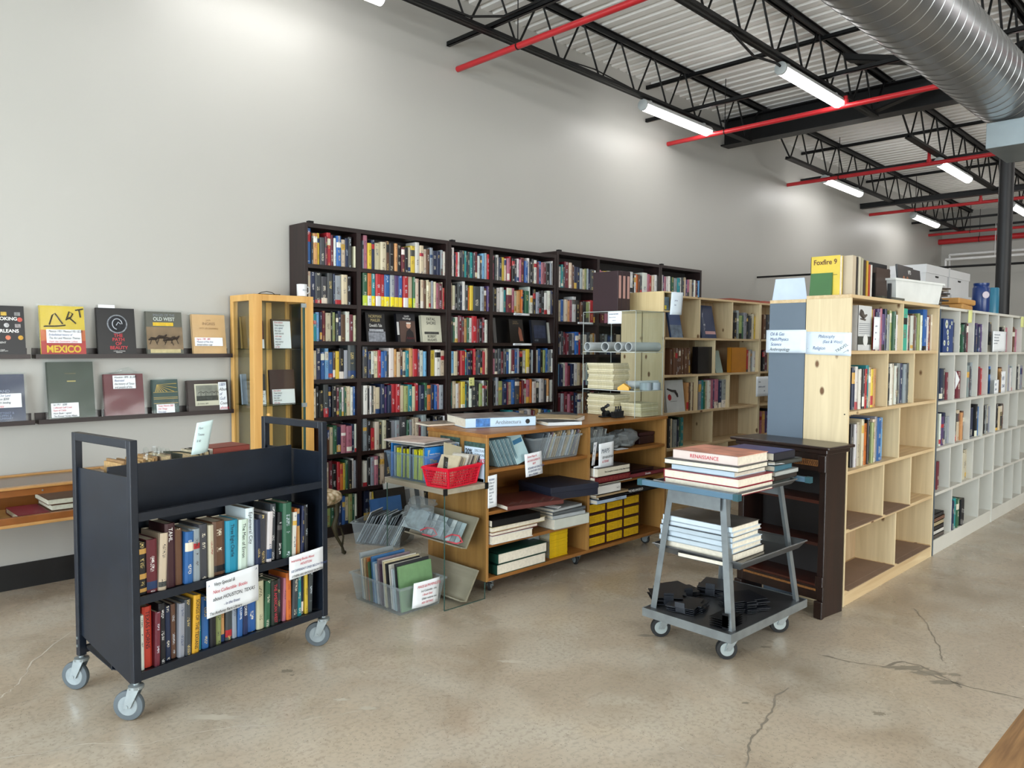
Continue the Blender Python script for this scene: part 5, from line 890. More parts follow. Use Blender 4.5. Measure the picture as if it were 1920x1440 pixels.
stack(7, 4.76, 3.42, AZ0+.001, .19, .24, .0142, 'cream magazine in the lower stack behind the toy train in the acrylic case', 'cream magazines in the low counter stack') if 0 else stack(7, 4.72, 3.40, AZ0+.001, .22, .19, .0142, 'cream magazine in the lower stack behind the cast figures', 'cream magazines in the low counter stack')
for k, (x, y) in enumerate(((4.80, 3.42), (4.89, 3.40))): obj('tape_roll', MB_from(*(lambda q: (q.v, q.f))(tube_shell((x, y, AZ0+.2), (x, y, AZ0+.2+.055), .045))), flat('#93a2ab', .4), smooth=True, label=['grey tape roll on the lower clear shelf by the corner', 'second grey tape roll at the far end of the lower clear shelf'][k], category='tape')
t = thing('tape_dispenser', 'small yellow plastic box cutter case on the lower clear shelf', 'tool', (4.645, 3.46, AZ0+.2), .3); obj('body', MB().prism([(0, 0, 0), (.0, .09, 0), (0, .09, .02), (0, .045, .05), (0, 0, .02)], (0, 0, 0), (.05, 0, 0)), flat('#e2a813', .35), t); obj('blade', B(.02, -.03, .0, .026, 0, .01), BLACK, t)
note('white typed sheet hanging at the top of the acrylic case', (4.618, 3.645, 1.69), (0, -1, 0), (0, 0, 1), .13, .092, [(.1, .75, .12, 'ANTIQUE MAP PAPER', 'b'), (.1, .5, .1, 'rolls are not for sale', 'b'), (.35, .25, .1, 'thank you', 'b')])
# magazine files and pine box on top of the acrylic case
for k in range(3):
    o = thing('magazine_file', 'dark maroon magazine file with pink label, %s of three on the acrylic case' % ['furthest from the pine box', 'middle', 'beside the pine box'][k] if 0 else 'dark maroon magazine file with pink label, %s on the acrylic case' % ['standing outermost', 'standing in the middle', 'beside the pine box'][k], 'magazine file', (4.70+.0*k, 3.675-.075*k, 1.787), group='maroon magazine files')
    o.location = (4.625+k*.052, 3.56, 1.787); obj('case', B(0, 0, 0, .05, .24, .30), flat('#2c181f', .5, 0, .15), o, bevel=.002); patch(o, Fr((0, 0, 0)), .011, .095, .028, .17, flat('#b48c84', .6), 'label_strip')
t = thing('pine_box', 'open-fronted pale pine box overhanging the acrylic case top', 'box', (4.93, 3.36, 1.787)); PB = wood('pine_box_grain', '#c9b283', '#dcc99b', 'Z', .5, False, .8)
L_, D_, h_ = .155, .36, .155; obj('box_shell', B(0, 0, 0, L_, D_, .01).box(0, 0, h_-.01, L_, D_, h_).box(0, 0, .01, .012, D_, h_-.01).box(L_-.012, 0, .01, L_, D_, h_-.01).box(.012, D_-.012, .01, L_-.012, D_, h_-.01), PB, t)
o = obj('card_stack', B(0, 0, 0, .07, .2, .10), flat('#5e7480', .5, 0, .5, 25), loc=(4.95, 3.37, 1.80), label='stack of cards filling the open front of the pine box', category='cards'); patch(o, Fr((0, 0, 0)), .01, .005, .025, .03, flat('#d6c32c'), 'yellow_tab')
note('curling white sheet taped at the open front of the pine box', (5.0, 3.35, 1.765), (1, -.25, 0), (.12, 0, 1), .12, .175, [(.2, .6, .1, 'price', 'b'), (.2, .4, .1, 'list', 'b')], flat('#dbe8f2', .6), curl=.015)
# cast figures on the counter in front
IR = flat('#26282b', .5, .5, .5, 60)
t = thing('cast_figurine', 'dark cast-iron train engine figure on the counter before the magazines', 'figurine', onZ(.992, 1130, 783), math.radians(-10)); obj('base', B(0, 0, 0, .16, .05, .01), IR, t, bevel=.003)
mb = MB()
for k in range(11): a = k*.6; mb.lathe((.04+.02*math.cos(a), .025+.012*math.sin(a*1.7), .02+.007*k), (math.cos(a), .3, math.sin(a)), [(0, .004), (.004, .013), (.014, .013), (.018, .004)], 8)
mb.cyl((.03, .025, .02), (.08, .025, .03), .02, 12).cyl((.09, .0, .018), (.09, .05, .018), .014, 12); obj('engine', mb, IR, t, smooth=True)
t = thing('cast_figurine', 'dark cast-iron carriage figure with riders beside the engine figure', 'figurine', onZ(.992, 1153, 784), math.radians(-6)); obj('base', B(0, 0, 0, .11, .045, .008), IR, t, bevel=.003); obj('carriage', MB().prism([(0, .004, .008), (.095, .004, .008), (.1, .004, .05), (-.004, .004, .045)], (0, 0, 0), (0, .036, 0)), IR, t)
for x in (.03, .055, .08): obj('rider', MB().path([(x, .022, .045), (x+.003, .022, .062), (x+.002, .022, .072)], [.009, .008, .003], 8).lathe((x+.002, .022, .07), (0, 0, 1), [(0, .003), (.005, .008), (.012, .006), (.016, .001)], 10), IR, t, smooth=True)
for k, (px_, l) in enumerate(((1181, 'small pink and white plush lump beside the carriage figure'), (1208, 'small pink ribbon toy standing near the counter corner'))):
    t = thing('plush_toy', l, 'toy', onZ(.992, px_, 778)); obj('body', lumps(MB(), .03, .02, .02, .035, .02, .02), flat('#d79aa8', .9, 0, .3, 40), t, smooth=True); obj('ribbon', MB().path([(0, .01, .01), (.02, -.006, .035), (.045, -.006, .05 if k else .02), (.07, .0, .06 if k else .012)], [.008, .01, .01, .006], 7), flat('#e6d6da', .8), t, smooth=True)
    if k: obj('ear', MB().path([(.06, .01, .05), (.075, .01, .08)], [.012, .004], 7), flat('#c8647e', .8), t, smooth=True)
# ================================================================ pine shelving
def cubby(name, label, x0, x1, yf, depth, h, zs, divs, mats, tb=.02, grp=None, kick=.1, side=None, extra_h=0, back=None, backgap=True):
    "open shelf unit facing -Y: zs = shelf tops from the highest down, divs = divider positions per row"
    t = thing(name, label, 'bookcase', (x0, yf, 0), group=grp); W_ = x1-x0; mz, mx_, mbk = mats
    obj('side_panel', B(0, 0, 0, tb, depth, h-tb), side or mz, t, bevel=.0015); obj('side_panel', B(W_-tb, 0, 0, W_, depth, h-tb), mz, t, bevel=.0015); obj('top_board', B(0, 0, h-tb, W_, depth, h), mx_, t, bevel=.0015)
    obj('back_panel', B(tb, depth-.008, .02, W_-tb, depth-.002, h-tb), mbk, t); obj('kick_board', B(tb, .004, 0, W_-tb, .02, zs[-1]-tb), mx_, t)
    tops = [h-tb]+[z-tb for z in zs[:-1]]
    for z in zs: obj('shelf', B(tb, .002, z-tb, W_-tb, depth-.008, z), mx_, t)
    for z, zt_, dv in zip(zs, tops, divs):
        for xd in dv: obj('divider', B(xd-x0-tb/2, .004, z, xd-x0+tb/2, depth-.008, zt_), mz, t)
    return t
PM = (PINE, PINEX, PINEB); CARD = flat('#7d6654', .8)
P1Y = 1.785; PZ = [1.505, 1.15, .80, .455, .09]
t = cubby('pine_bookcase', 'raw pine cubby bookcase whose knotty end panel carries the philosophy sign', 4.50, 6.085, P1Y, .265, 1.83, PZ, [[5.36], [5.115, 5.6], [5.355], [5.1, 5.6], [5.34]], PM)
for xx, zz, x2 in ((4.56, .455, 5.06), (5.13, .455, 5.56), (4.55, .09, 5.3), (5.37, .09, 6.02)): obj('cardboard_liner', B(xx-4.5, .03, zz, x2-4.5, .24, zz+.004).box(xx-4.5, -.012, zz-.002, x2-4.5, .03, zz+.003), CARD, t)
for zz in (.03, .07, 1.135, .79): obj('screw', MB().cyl((-.002, .02, zz), (.001, .02, zz), .004, 8), BLACK, t)
t = cubby('pine_bookcase', 'pine cubby bookcase set back to back, end panel painted blue-grey', 4.505, 6.085, 2.055, .23, 1.812, PZ, [[5.3]]*5, PM, side=flat('#596877', .4, 0, .06, 3), tb=.02)
t.location = (6.085, 2.285, 0); t.rotation_euler.z = math.pi
for ch in [c for c in bpy.data.objects if c.parent == t and c.name.startswith('side_panel')]: ch.data.materials.clear(); ch.data.materials.append(flat('#596877', .4, 0, .06, 3))
P2Y = 3.97; P2Z = [1.604, 1.259, .909, .581, .25]
g = 'pine cubby bookcases behind the counter'
t = cubby('pine_bookcase', 'pine cubby bookcase behind the counter holding the picture of a pistol', 5.84, 7.625, P2Y, .235, 1.99, P2Z, [[xat(1313, P2Y, 1.8), xat(1374, P2Y, 1.8)], [xat(1341, P2Y, 1.4)], [xat(1308, P2Y, 1.1), xat(1368, P2Y, 1.1)], [xat(1336, P2Y, .75)], [xat(1303, P2Y, .4), xat(1364, P2Y, .4)]], PM)
cubby('pine_bookcase', 'pine cubby bookcase behind the counter, mostly hidden by the blue-grey panel', 7.63, 9.4, P2Y, .235, 1.99, P2Z, [[8.2], [8.5], [8.2], [8.5], [8.2]], PM)
t = cubby('pine_bookcase', 'pine bookcase back to back behind the pistol picture one, plain planks showing through the acrylic', 5.84, 7.6, 4.215, .235, 1.99, P2Z, [[]]*5, PM)
for x, y, w_, d_, l, c in ((7.1, 4.02, .6, .18, 'long red-brown board lying on top of the pine unit behind the counter', '#8a4434'), (7.75, 4.0, .45, .16, 'pinkish thin book lying on the pine unit top near the blue-grey panel', '#a8564a')): obj('board', B(0, 0, 0, w_, d_, .025), flat(c, .5), loc=(x, y, 1.991), label=l, category='board')
WM = (flat('#cbccc6', .5, 0, .06, 3), flat('#cdccc4', .5, 0, .06, 3), flat('#bcbbb3', .5, 0, .05, 3)); WZ = [1.49, 1.13, .79, .46, .11]
xw = lambda px, z: xat(px, P1Y, z)
t = cubby('cubby_bookcase', 'white-painted cubby bookcase with a grey end panel beside the pine unit', 6.10, 7.68, P1Y, .27, 1.825, WZ, [[xw(1800.5, 1.65), xw(1827.5, 1.65), xw(1853, 1.65)], [xw(1790, 1.3), xw(1813, 1.3), xw(1834, 1.3), xw(1853, 1.3)], [xw(1792, .95), xw(1819.5, .95), xw(1844, .95)], [xw(1782, .6), xw(1805, .6), xw(1825, .6), xw(1845, .6)], [xw(1785, .3), xw(1836, .3)]], WM, side=flat('#55606a', .45, 0, .2, 20))
t = cubby('cubby_bookcase', 'white-painted cubby bookcase running out of the picture edge', 7.685, 9.25, P1Y, .27, 1.825, WZ, [[xw(1899, 1.65), xw(1917, 1.65)], [xw(1890, 1.3), xw(1906, 1.3)], [xw(1892, .95), xw(1909, .95)], [xw(1882, .6), xw(1897, .6), xw(1913, .6)], [xw(1882, .3), xw(1900, .3), xw(1916, .3)]], WM)
p1, p2, wc, wd = 'pine unit by the aisle', 'pine unit behind the counter', 'white cubby unit', 'white cubby unit by the picture edge'
Yb = P1Y+.03
row(p1, sh[0], Yb, 1.505, 1638, 1690, "y4m4n4v5p4v6n3k3s5s4e4g5w4N6", hs=1.1, hmax=.29); row(p1, sh[0], Yb, 1.505, 1692, 1762, "A13w3m4w5u4u2s3e4w3s3B8w4m5i6d4d4", hs=1.08, hmax=.3)
row(p1, sh[1], Yb, 1.15, 1603, 1648, "n5w4w4w3k3r5c5i5y4t5", hs=1.1); row(p1, sh[1], Yb, 1.15, 1665, 1711, "k4w5i4w4k4s5n4s5d4w4", hs=1.15); row(p1, sh[2], Yb, .80, 1601, 1660, "k4w4g4i5i4o7k3b5e4i5s4b8l5", hs=1.22, hmax=.31)
row(wc, sh[0], Yb, 1.49, 1787, 1798, "n4m3n4"); row(wc, sh[0], Yb, 1.49, 1802, 1825, "g4g4k3m4m4k4"); row(wc, sh[0], Yb, 1.49, 1829, 1850, "n4v4n5v4d4"); row(wc, sh[0], Yb, 1.49, 1855, 1876, "d6u4o6o6", hs=1.1); row(wd, sh[0], Yb, 1.49, 1879, 1897, "k7w2p4v5"); row(wd, sh[0], Yb, 1.49, 1901, 1915, "u5p8d3")
row(wc, sh[1], Yb, 1.13, 1765, 1780, "n6d4m4"); row(wc, sh[1], Yb, 1.13, 1792, 1803, "w3m8"); row(wc, sh[1], Yb, 1.13, 1815, 1833, "s5d4s4K9", hs=1.15, hmax=.32); row(wc, sh[1], Yb, 1.13, 1836, 1845, "m3r3r4"); row(wc, sh[1], Yb, 1.13, 1855, 1867, "n3b4b6"); row(wd, sh[1], Yb, 1.13, 1875, 1889, "t5u3p4y3"); row(wd, sh[1], Yb, 1.13, 1892, 1905, "s4w3s4w3u4"); row(wd, sh[1], Yb, 1.13, 1908, 1920, "d4w4s4")
row(wc, sh[2], Yb, .79, 1763, 1790, "w3v6n5s5s5d5"); row(wc, sh[2], Yb, .79, 1795, 1818, "k3i6t4u4s3b5"); row(wc, sh[2], Yb, .79, 1821, 1843, "n9k5b4Y6", hs=1.1); row(wc, sh[2], Yb, .79, 1846, 1864, "k3s6i3s5u4"); row(wd, sh[2], Yb, .79, 1870, 1890, "k3i3k6u4u4")
row(wc, 'fourth shelf', Yb, .46, 1759, 1764, "m5"); row(wc, 'fourth shelf', Yb, .46, 1807, 1817, "i4i6"); row(wc, 'bottom shelf', P1Y-.0, .11, 1787, 1810, "n5c5g6g3k4k4")
row(p2, sh[0], P2Y+.03, 1.604, 1377, 1424, "k6S5e5g3s6k3d5i4y4t5", hs=1.15, hmax=.3); row(p2, sh[0], P2Y+.03, 1.604, 1432, 1450, "u5D6s4", hs=1.15); row(p2, sh[1], P2Y+.03, 1.259, 1259, 1297, "u4u4u4u4u4u4u4u4u4", hs=1.1, hmax=.25); row(p2, sh[1], P2Y+.03, 1.259, 1401, 1423, "r4i4s5w5b6"); row(p2, sh[1], P2Y+.03, 1.259, 1430, 1447, "k5m7i5")
row(p2, sh[2], P2Y+.03, .909, 1290, 1305, "t4u3i4u4", hs=1.2); row(p2, sh[2], P2Y+.03, .909, 1311, 1363, "s6c6g3i5w6p5v4p8n6s9", hs=1.25, hmax=.3); row(p2, sh[3], P2Y+.03, .581, 1256, 1285, "d4i3s8n4g5c7", hs=1.2); row(p2, sh[3], P2Y+.03, .581, 1427, 1448, "p4t5v8k4", hs=1.1)
# face-out and special books on these units
t, f, w_, h = faceout('large white book with a dark pistol and red splash pictured on it', 1251, 1285, .91, .30, '#c6ccce', Y=P2Y+.04, t=.03); mb = MB(); mb.path([(.03, -.002, .22), (.1, -.002, .2), (.16, -.002, .195)], [.007, .011, .012], 6).path([(.15, -.002, .195), (.18, -.002, .165), (.19, -.002, .14)], [.012, .013, .008], 6); obj('pistol_picture', mb, flat('#3a3838', .7), t); obj('red_splash', MB().lathe((.06, -.001, .14), (0, -1, 0), [(0, .03), (.001, .026)], 12), flat('#a8222c', .7), t); patch(t, f, .06, .1, .12, .003, flat('#5c5c5e'), 'line')
for k in range(3): lying(['bottom dark magazine under the pistol book', 'middle pale magazine under the pistol book', 'top dark magazine under the pistol book'][k], (xat(1252, P2Y+.01, .9)+.0, P2Y-.015, .582+.0+k*.0) if 0 else (xat(1252, P2Y, .9), P2Y+.12, .91+k*.012), .25, .09, .011, ['#2b2c2e', '#9c988c', '#33373b'][k], name='magazine', cat='magazine')
faceout('orange book cover turned outwards on the second pine shelf', 1371, 1399, 1.26, .255, '#b9791c', Y=P2Y+.02, t=.05, tilt=0); faceout('black record album box on the second pine shelf', 1308, 1336, 1.26, .26, '#120d0e', Y=P2Y+.03, t=.06, tilt=0)
t, f, w_, h = faceout('pale green wrapped book leaning at the divider on the second pine shelf', 1343, 1356, 1.26, .23, '#9db4ae', Y=P2Y+.06, t=.02, tilt=.25); t, f, w_, h = faceout('blue landscape book leaning in the first pine cubby', 1259, 1281, 1.605, .31, '#2c4c82', Y=P2Y+.06, t=.02, tilt=.2); patch(t, f, 0, 0, w_, .12, flat('#70839a', .5, 0, .5, 20)); t, f, w_, h = faceout('dark blue wrapped book with a pink strip leaning in the second pine cubby', 1316, 1344, 1.605, .33, '#27385f', Y=P2Y+.06, t=.02, tilt=.2); patch(t, f, .08, .04, w_-.09, .03, flat('#c9a0a2', .6), 'pink_strip'); obj('crinkled_wrap', MB().path([(.02, -.01, .02), (.05, -.014, .12), (.03, -.01, .22), (.1, -.012, .31)], [.012, .02, .016, .01], 7), SLEEVE, t, smooth=True)
t, f, w_, h = faceout('large white book with a round emblem facing out on the aisle pine unit', 1608, 1633, 1.506, .27, '#cfd2d4', Y=P1Y+.035, t=.04, tilt=0); patch(t, f, 0, .035, w_, .05, flat('#3c3f3a')); obj('round_emblem', MB().lathe((w_*.55, -.0014, .062), (0, -1, 0), [(0, .036), (.001, .036)], 28), flat('#dfe2e2'), t); mb = MB(); mb.path([(.02, -.002, .23), (.07, -.002, .2), (.12, -.002, .215)], [.02, .012, .006], 6).path([(.03, -.002, .19), (.1, -.002, .185)], [.004, .006], 5); obj('mechanism_picture', mb, flat('#57504c', .7), t)
for k in range(6): patch(t, f, .015, .1+k*.012, w_-.04, .004, flat('#8f9398'), 'text_line')
note('narrow white bookmark note hanging beside the round emblem book', (xat(1637, P1Y+.01, 1.5), P1Y+.012, 1.512), (1, 0, 0), (.03, 0, 1), .1, .2, [(.2, .7, .07, 'ask for', 'b'), (.2, .5, .07, 'price', 'b'), (.2, .3, .07, 'list', 'b')])
t, f, w_, h = faceout('blue book patterned with white daisies on the white cubby unit', 1767, 1786, 1.491, .25, '#1b3c7a', Y=P1Y+.02, t=.12, tilt=0)
for x, y, r_ in ((.08, .21, .032), (.16, .19, .014), (.11, .15, .022), (.12, .11, .018), (.04, .07, .022), (.13, .07, .02), (.12, .025, .018), (.2, .22, .016)): obj('daisy_print', MB().lathe((min(x, w_-.02), -.001, y), (0, -1, 0), [(0, r_), (.0008, r_)], 12), flat('#c9cfc9', .6), t); obj('daisy_centre', MB().lathe((min(x, w_-.02), -.0022, y), (0, -1, 0), [(0, r_*.35), (.0006, r_*.35)], 8), flat('#7d8a3a', .6), t)
for k in range(6): lying('%s book of the flat pile at the bottom of the white unit' % ['dark bottom', 'white second', 'black third', 'tan fourth', 'brown fifth', 'black topmost'][k], (6.13+random.uniform(0, .03), P1Y+.01, .112+k*.031), .24, .22, .03, ['#4c4744', '#c9c9c4', '#17171a', '#a89a78', '#6a4a3a', '#1c1c20'][k])
note('white handwritten sheet hanging over the top row of the white unit', (xw(1859, 1.5), P1Y-.006, 1.495), (1, 0, 0), (0, 0, 1), .43, .175, [(.08, .8-.14*k, .1, s, 'g') for k, s in enumerate(('Western Americana and Indians', 'Collected sets and series', 'Railroads, Ranching, Rivers', 'please ask for help'))])
for px, z, w_, h, l in ((1862, 1.13, .14, .12, 'small white sign on the second row of the white unit'), (1875, 1.13, .14, .19, 'taller white sign beside the small one on the second row')): note(l, (xw(px, z), P1Y-.006, z), (1, 0, 0), (0, 0, 1), w_, h, [(.1, .6, .22, 'SETS', 'b'), (.1, .25, .22, '25-40', 'b')])
for px in (1812, 1911): note('yellow sticky tag hanging from the white unit top, %s one' % ('near' if px < 1900 else 'far'), (xw(px, 1.75), P1Y-.01, 1.72), (1, -.2, 0), (.1, 0, 1), .06, .1, [], flat('#cdd08c', .8), curl=.01)
o = obj('folded_card', MB().prism([(0, 0, 0), (.1, 0, .07), (.0, 0, .14)], (0, 0, 0), (0, .002, 0)), PAPER, loc=(xw(1790.5, 1.2)+.01, P1Y+.0, 1.21), label='white triangular card poking out of the second row of the white unit', category='card')
# end-panel signs
note('white sign about philosophy and religion taped to the pine end panel', (4.495, 2.045, 1.482), (0, -1, -.03), (0, 0, 1), .27, .135, [(.28, .74, .2, 'Philosophy', 'b'), (.38, .52, .18, '(East & West)', 'b'), (.04, .24, .2, '.', 'b'), (.16, .22, .21, 'Religion', 'b')], flat('#d5e3ef', .7))
txt(None, Fr((4.49, 1.9, 1.49), (0, -1, 0), (0, 0, 1)), 0, 0, .03, 'TRAVEL', 'k', 'handwriting', rot=.6) if 0 else None
_n = bpy.data.objects['paper_note'] if 'paper_note' in bpy.data.objects else None
last = [o for o in bpy.data.objects if o.get('label', '').startswith('white sign about philosophy')][0]; fr_ = Fr((0, 0, 0), (0, -1, -.03), (0, 0, 1)); txt(last, fr_, .185, .015, .024, 'TRAVEL', 'k', 'handwriting', rot=.6); obj('arrow', MB().path([tuple(fr_.p(.225, .018, .002)), tuple(fr_.p(.255, .035, .002)), tuple(fr_.p(.245, .036, .002)), tuple(fr_.p(.255, .035, .002)), tuple(fr_.p(.252, .024, .002))], .001, 4), INK['k'], last)
note('white sign about oil, gas and science taped to the blue-grey panel', (4.495, 2.298, 1.488), (0, -1, 0), (0, 0, 1), .255, .14, [(.1, .76, .2, 'Oil & Gas', 'b'), (.1, .53, .2, 'Math/Physics', 'b'), (.12, .31, .2, 'Science', 'b'), (.05, .09, .2, '. Anthropology', 'k')], flat('#d5e3ef', .7))
note('white paper note beside the blue-grey panel above the antique bookcase', (xat(1422, 3.9, 1.0), 3.93, 1.0), (1, -.1, 0), (0, 0, 1), .28, .21, [(.15, .7, .1, 'Note', 'k'), (.15, .45, .1, 'BOOKS on SALE', 'b'), (.5, .25, .1, 'ask', 'b')])
o = thing('paper_box', 'pale blue folded card standing on top of the blue-grey panel unit', 'card', (4.53, 2.06, 1.813)); obj('front_sheet', MB().prism([(0, 0, 0), (0, .22, 0), (0, .2, .13), (0, .02, .13)], (0, 0, 0), (.004, 0, 0)), flat('#bccbe0', .7), o); obj('side_fold', MB().prism([(0, .22, 0), (.16, .24, 0), (.16, .24, .12), (0, .2, .13)], (0, 0, 0), (0, .003, 0)), flat('#b4c4da', .7), o)
# ================================================================ things on top of the shelf units
t = thing('book', 'yellow paperback titled Foxfire 9 standing on the pine unit corner', 'book', (4.56, 2.055, 1.831), math.radians(-90)); f = Fr((0, 0, 0)); obj('cover', B(0, 0, 0, .175, .003, .235).box(0, .037, 0, .175, .04, .235).box(0, 0, 0, .003, .04, .235), flat('#d3b93c', .4), t); obj('pages', B(.003, .003, .002, .172, .037, .233), PAGES, t); txt(t, f, .0875, .185, .042, 'Foxfire 9', flat('#5c2f16'), 'title', al='CENTER', sx=.92, bold=.0006); patch(t, f, .12, .12, .04, .004, flat('#8c7a2c'), 'text_line')
o = thing('book', 'small green cloth book leaning before the yellow paperback', 'book', (4.535, 2.05, 1.831), rot=(-.12, 0, math.radians(-90))); obj('cover', B(0, 0, 0, .13, .02, .135), flat('#3d6a3c', .6, 0, .12), o)
for k, (w_, c, h) in enumerate(((.05, '#bcae96', .235), (.02, '#2e2a26', .23), (.03, '#c9c2ae', .235), (.03, '#a9a68c', .23), (.03, '#3c2824', .22), (.018, '#cfa63a', .22), (.02, '#a8442e', .2), (.02, '#d5d2cc', .2))):
    x = 4.62+sum((.06, .03, .04, .04, .05, .03, .03, .03)[:k]); o = obj('book', B(0, 0, 0, w_, .16, h), flat(c, .5, 0, .1), loc=(x, 1.83, 1.831), label='%s book standing on the pine unit top, %s behind the yellow paperback' % (['beige', 'thin black', 'cream', 'olive-grey', 'dark brown', 'thin mustard', 'rust-red', 'white'][k], ords[k]), category='book', group='books on top of the aisle pine unit')
obj('bookend', B(0, 0, 0, .002, .12, .16).box(0, 0, 0, .1, .12, .002), BLACK, loc=(5.0, 1.84, 1.831), label='black metal bookend on the pine unit top', category='bookend')
def tub(name, label, loc, w_, d_, h, col, rz=0): t = bin_(name, label, loc, rz, w_, d_, h, flat(col, .4), .05, 'tub', .014); return t
tub('storage_tub', 'white plastic tub holding the black portrait magazines on the pine unit', (5.72, 1.92, 1.832), .72, .24, .15, '#dfe3e2', math.radians(-6))
for k, (l, c, w_, h, x) in enumerate((('black magazine with two portraits and number five in the white tub', '#121213', .38, .27, 5.90), ('second black glossy magazine further along the white tub', '#1c1d1f', .22, .265, 6.2))):
    o = thing('magazine', l, 'magazine', (x-w_/2, 1.93+k*.03, 1.84), rot=(-.1, 0, .05)); obj('cover', B(0, 0, 0, w_, .012, h), flat(c, .3), o); f = Fr((0, 0, 0))
    if k == 0:
        txt(o, f, .245, .215, .04, 'N°5', 'w', bold=.0008)
        for xx in (.135, .22): obj('portrait_face', MB().lathe((xx, -.001, .165), (0, -1, 0), [(0, .032), (.002, .022)], 16), flat('#9c6a4c', .6, 0, .3, 30), o)
for x, y, z, a, b, h, c, l, n_ in ((5.18, 1.9, 1.832, .24, .1, .21, '#3a2a22', 'dark brown box standing behind the white tub end', 'box'), (5.1, 1.83, 1.832, .4, .14, .02, '#55564c', 'flat grey folder lying before the brown box', 'folder'), (5.4, 2.02, 1.832, .3, .05, .27, '#131416', 'tall black album behind the portrait magazines', 'album'), (5.15, 1.8, 1.832, .02, .02, .1, '#16171a', 'small black clip beside the standing books', 'clip')):
    obj(n_, B(0, 0, 0, a, b, h), flat(c, .5, 0, .2), loc=(x, y, z), label=l, category=n_)
obj('black_tray', MB().prism([(-.25, 0, 0), (.25, 0, .02), (.2, 0, .03), (-.2, 0, .02)], (0, 0, 0), (0, .1, 0)), flat('#4a443c', .5), loc=(5.72, 1.74, 1.845), label='thin dark board lying on edge before the white tub', category='board') if 0 else None
for k in range(13): obj('envelope', B(-.15, -.12, 0, .15, .12, .011), flat(['#2b2a2a', '#5c5046', '#8c8478', '#4a4038'][k % 4], .6, 0, .2), loc=(6.35, 1.98, 1.827+k*.0125), rot=(0, 0, random.uniform(-.35, .35)), label='dark folder in the untidy pile beside the white tub', category='folder', group='folders piled on the white unit')
for k in range(2): obj('padded_envelope', lumps(MB(), 0, 0, .03, .24, .11, .03) if 0 else B(-.24, -.12, 0, .24, .12, .045), flat('#b98a4a', .6, 0, .1), loc=(6.93, 1.95, 1.826+k*.046), rot=(0, 0, .12-.1*k), bevel=.012, label=['lower tan padded parcel on the white cubby unit', 'upper tan padded parcel on the white cubby unit'][k], category='parcel')
def carton(label, x, y, z, w_, d_, h, grp='white cartons stacked past the shelves'):
    o = thing('carton', label, 'carton', (x, y, z), group=grp); m = flat('#cfd0d2', .6, 0, .03); obj('box_body', B(0, 0, 0, w_, d_, h-.07), m, o); obj('lid', B(-.008, -.008, h-.08, w_+.008, d_+.008, h), m, o); obj('hand_hole', MB().prism([(w_/2-.045, -.001, h*.55), (w_/2+.045, -.001, h*.55), (w_/2+.055, -.001, h*.62), (w_/2-.055, -.001, h*.62)], (0, 0, 0), (0, .001, 0)), BLACK, o); return o
t = thing('storage_rack', 'grey steel storage rack standing past the white unit, carrying white cartons', 'rack', (7.98, 2.45, 0))
for x in (0, 1.46):
    for y in (0, .45): obj('upright', B(x, y, 0, x+.04, y+.04, 1.80), STEELD, t)
for z in (.1, .8, 1.4, 1.79): obj('shelf', B(0, 0, z, 1.5, .49, z+.03), STEELD, t)
carton('white lidded carton low on the rack, mostly behind the folders', 8.0, 2.47, 1.822, .68, .34, .25); carton('white lidded carton low on the rack at the end by the blue jug', 8.76, 2.47, 1.822, .68, .34, .25); carton('white lidded carton stacked on top with a tan hand hole', 8.0, 2.48, 2.074, .66, .32, .25); carton('white lidded carton stacked on top with a black hand hole', 8.72, 2.48, 2.074, .68, .32, .25)
t = thing('water_jug', 'dark blue plastic jug with pale label before the black column', 'jug', (8.75, 2.12, 1.827)); t.location = (xat(1839, 1.93, 1.95), 1.93, 1.827); obj('body', MB().lathe((0, 0, 0), (0, 0, 1), [(0, .06), (.02, .068), (.22, .068), (.24, .058), (.25, .062), (.265, .062)], 24), flat('#12316c', .3), t, smooth=True); obj('label_patch', MB().lathe((-.05, -.05, .16), (-.7, -.7, 0), [(0, .03), (.002, .03)], 16), flat('#b9b0bd', .5), t)
t = thing('teal_canister', 'teal canister half hidden by the black column', 'canister', (xat(1859, 1.95, 1.95), 1.95, 1.827)); obj('body', MB().lathe((0, 0, 0), (0, 0, 1), [(0, .06), (.24, .06), (.25, .055)], 20), flat('#1f6e8c', .35), t, smooth=True)
for dx in (0,):
    t = thing('slotted_rack', 'slotted grey steel rack at the far right edge beyond the column', 'rack', (9.75, 1.95, 0)); mb = MB()
    for x, y in ((0, 0), (.9, 0), (0, -.5), (.9, -.5)): mb.box(x, y, 0, x+.05, y+.004, 2.22).box(x, y, 0, x+.004, y+.05, 2.22)
    obj('slotted_upright', mb, STEELD, t)
    for z in (.5, 1.2, 1.8, 2.2): obj('shelf', B(0, -.5, z-.03, .95, .04, z), STEELD, t)
    obj('cross_brace', MB().path([(0, 0, 2.15), (.9, 0, 1.85)], .012, 5), STEELD, t)
obj('plywood_box', B(0, 0, 0, .5, .4, .2), flat('#b7ab84', .6, 0, .08), loc=(9.8, 1.5, 2.202), label='pale plywood box on top of the slotted rack', category='box')
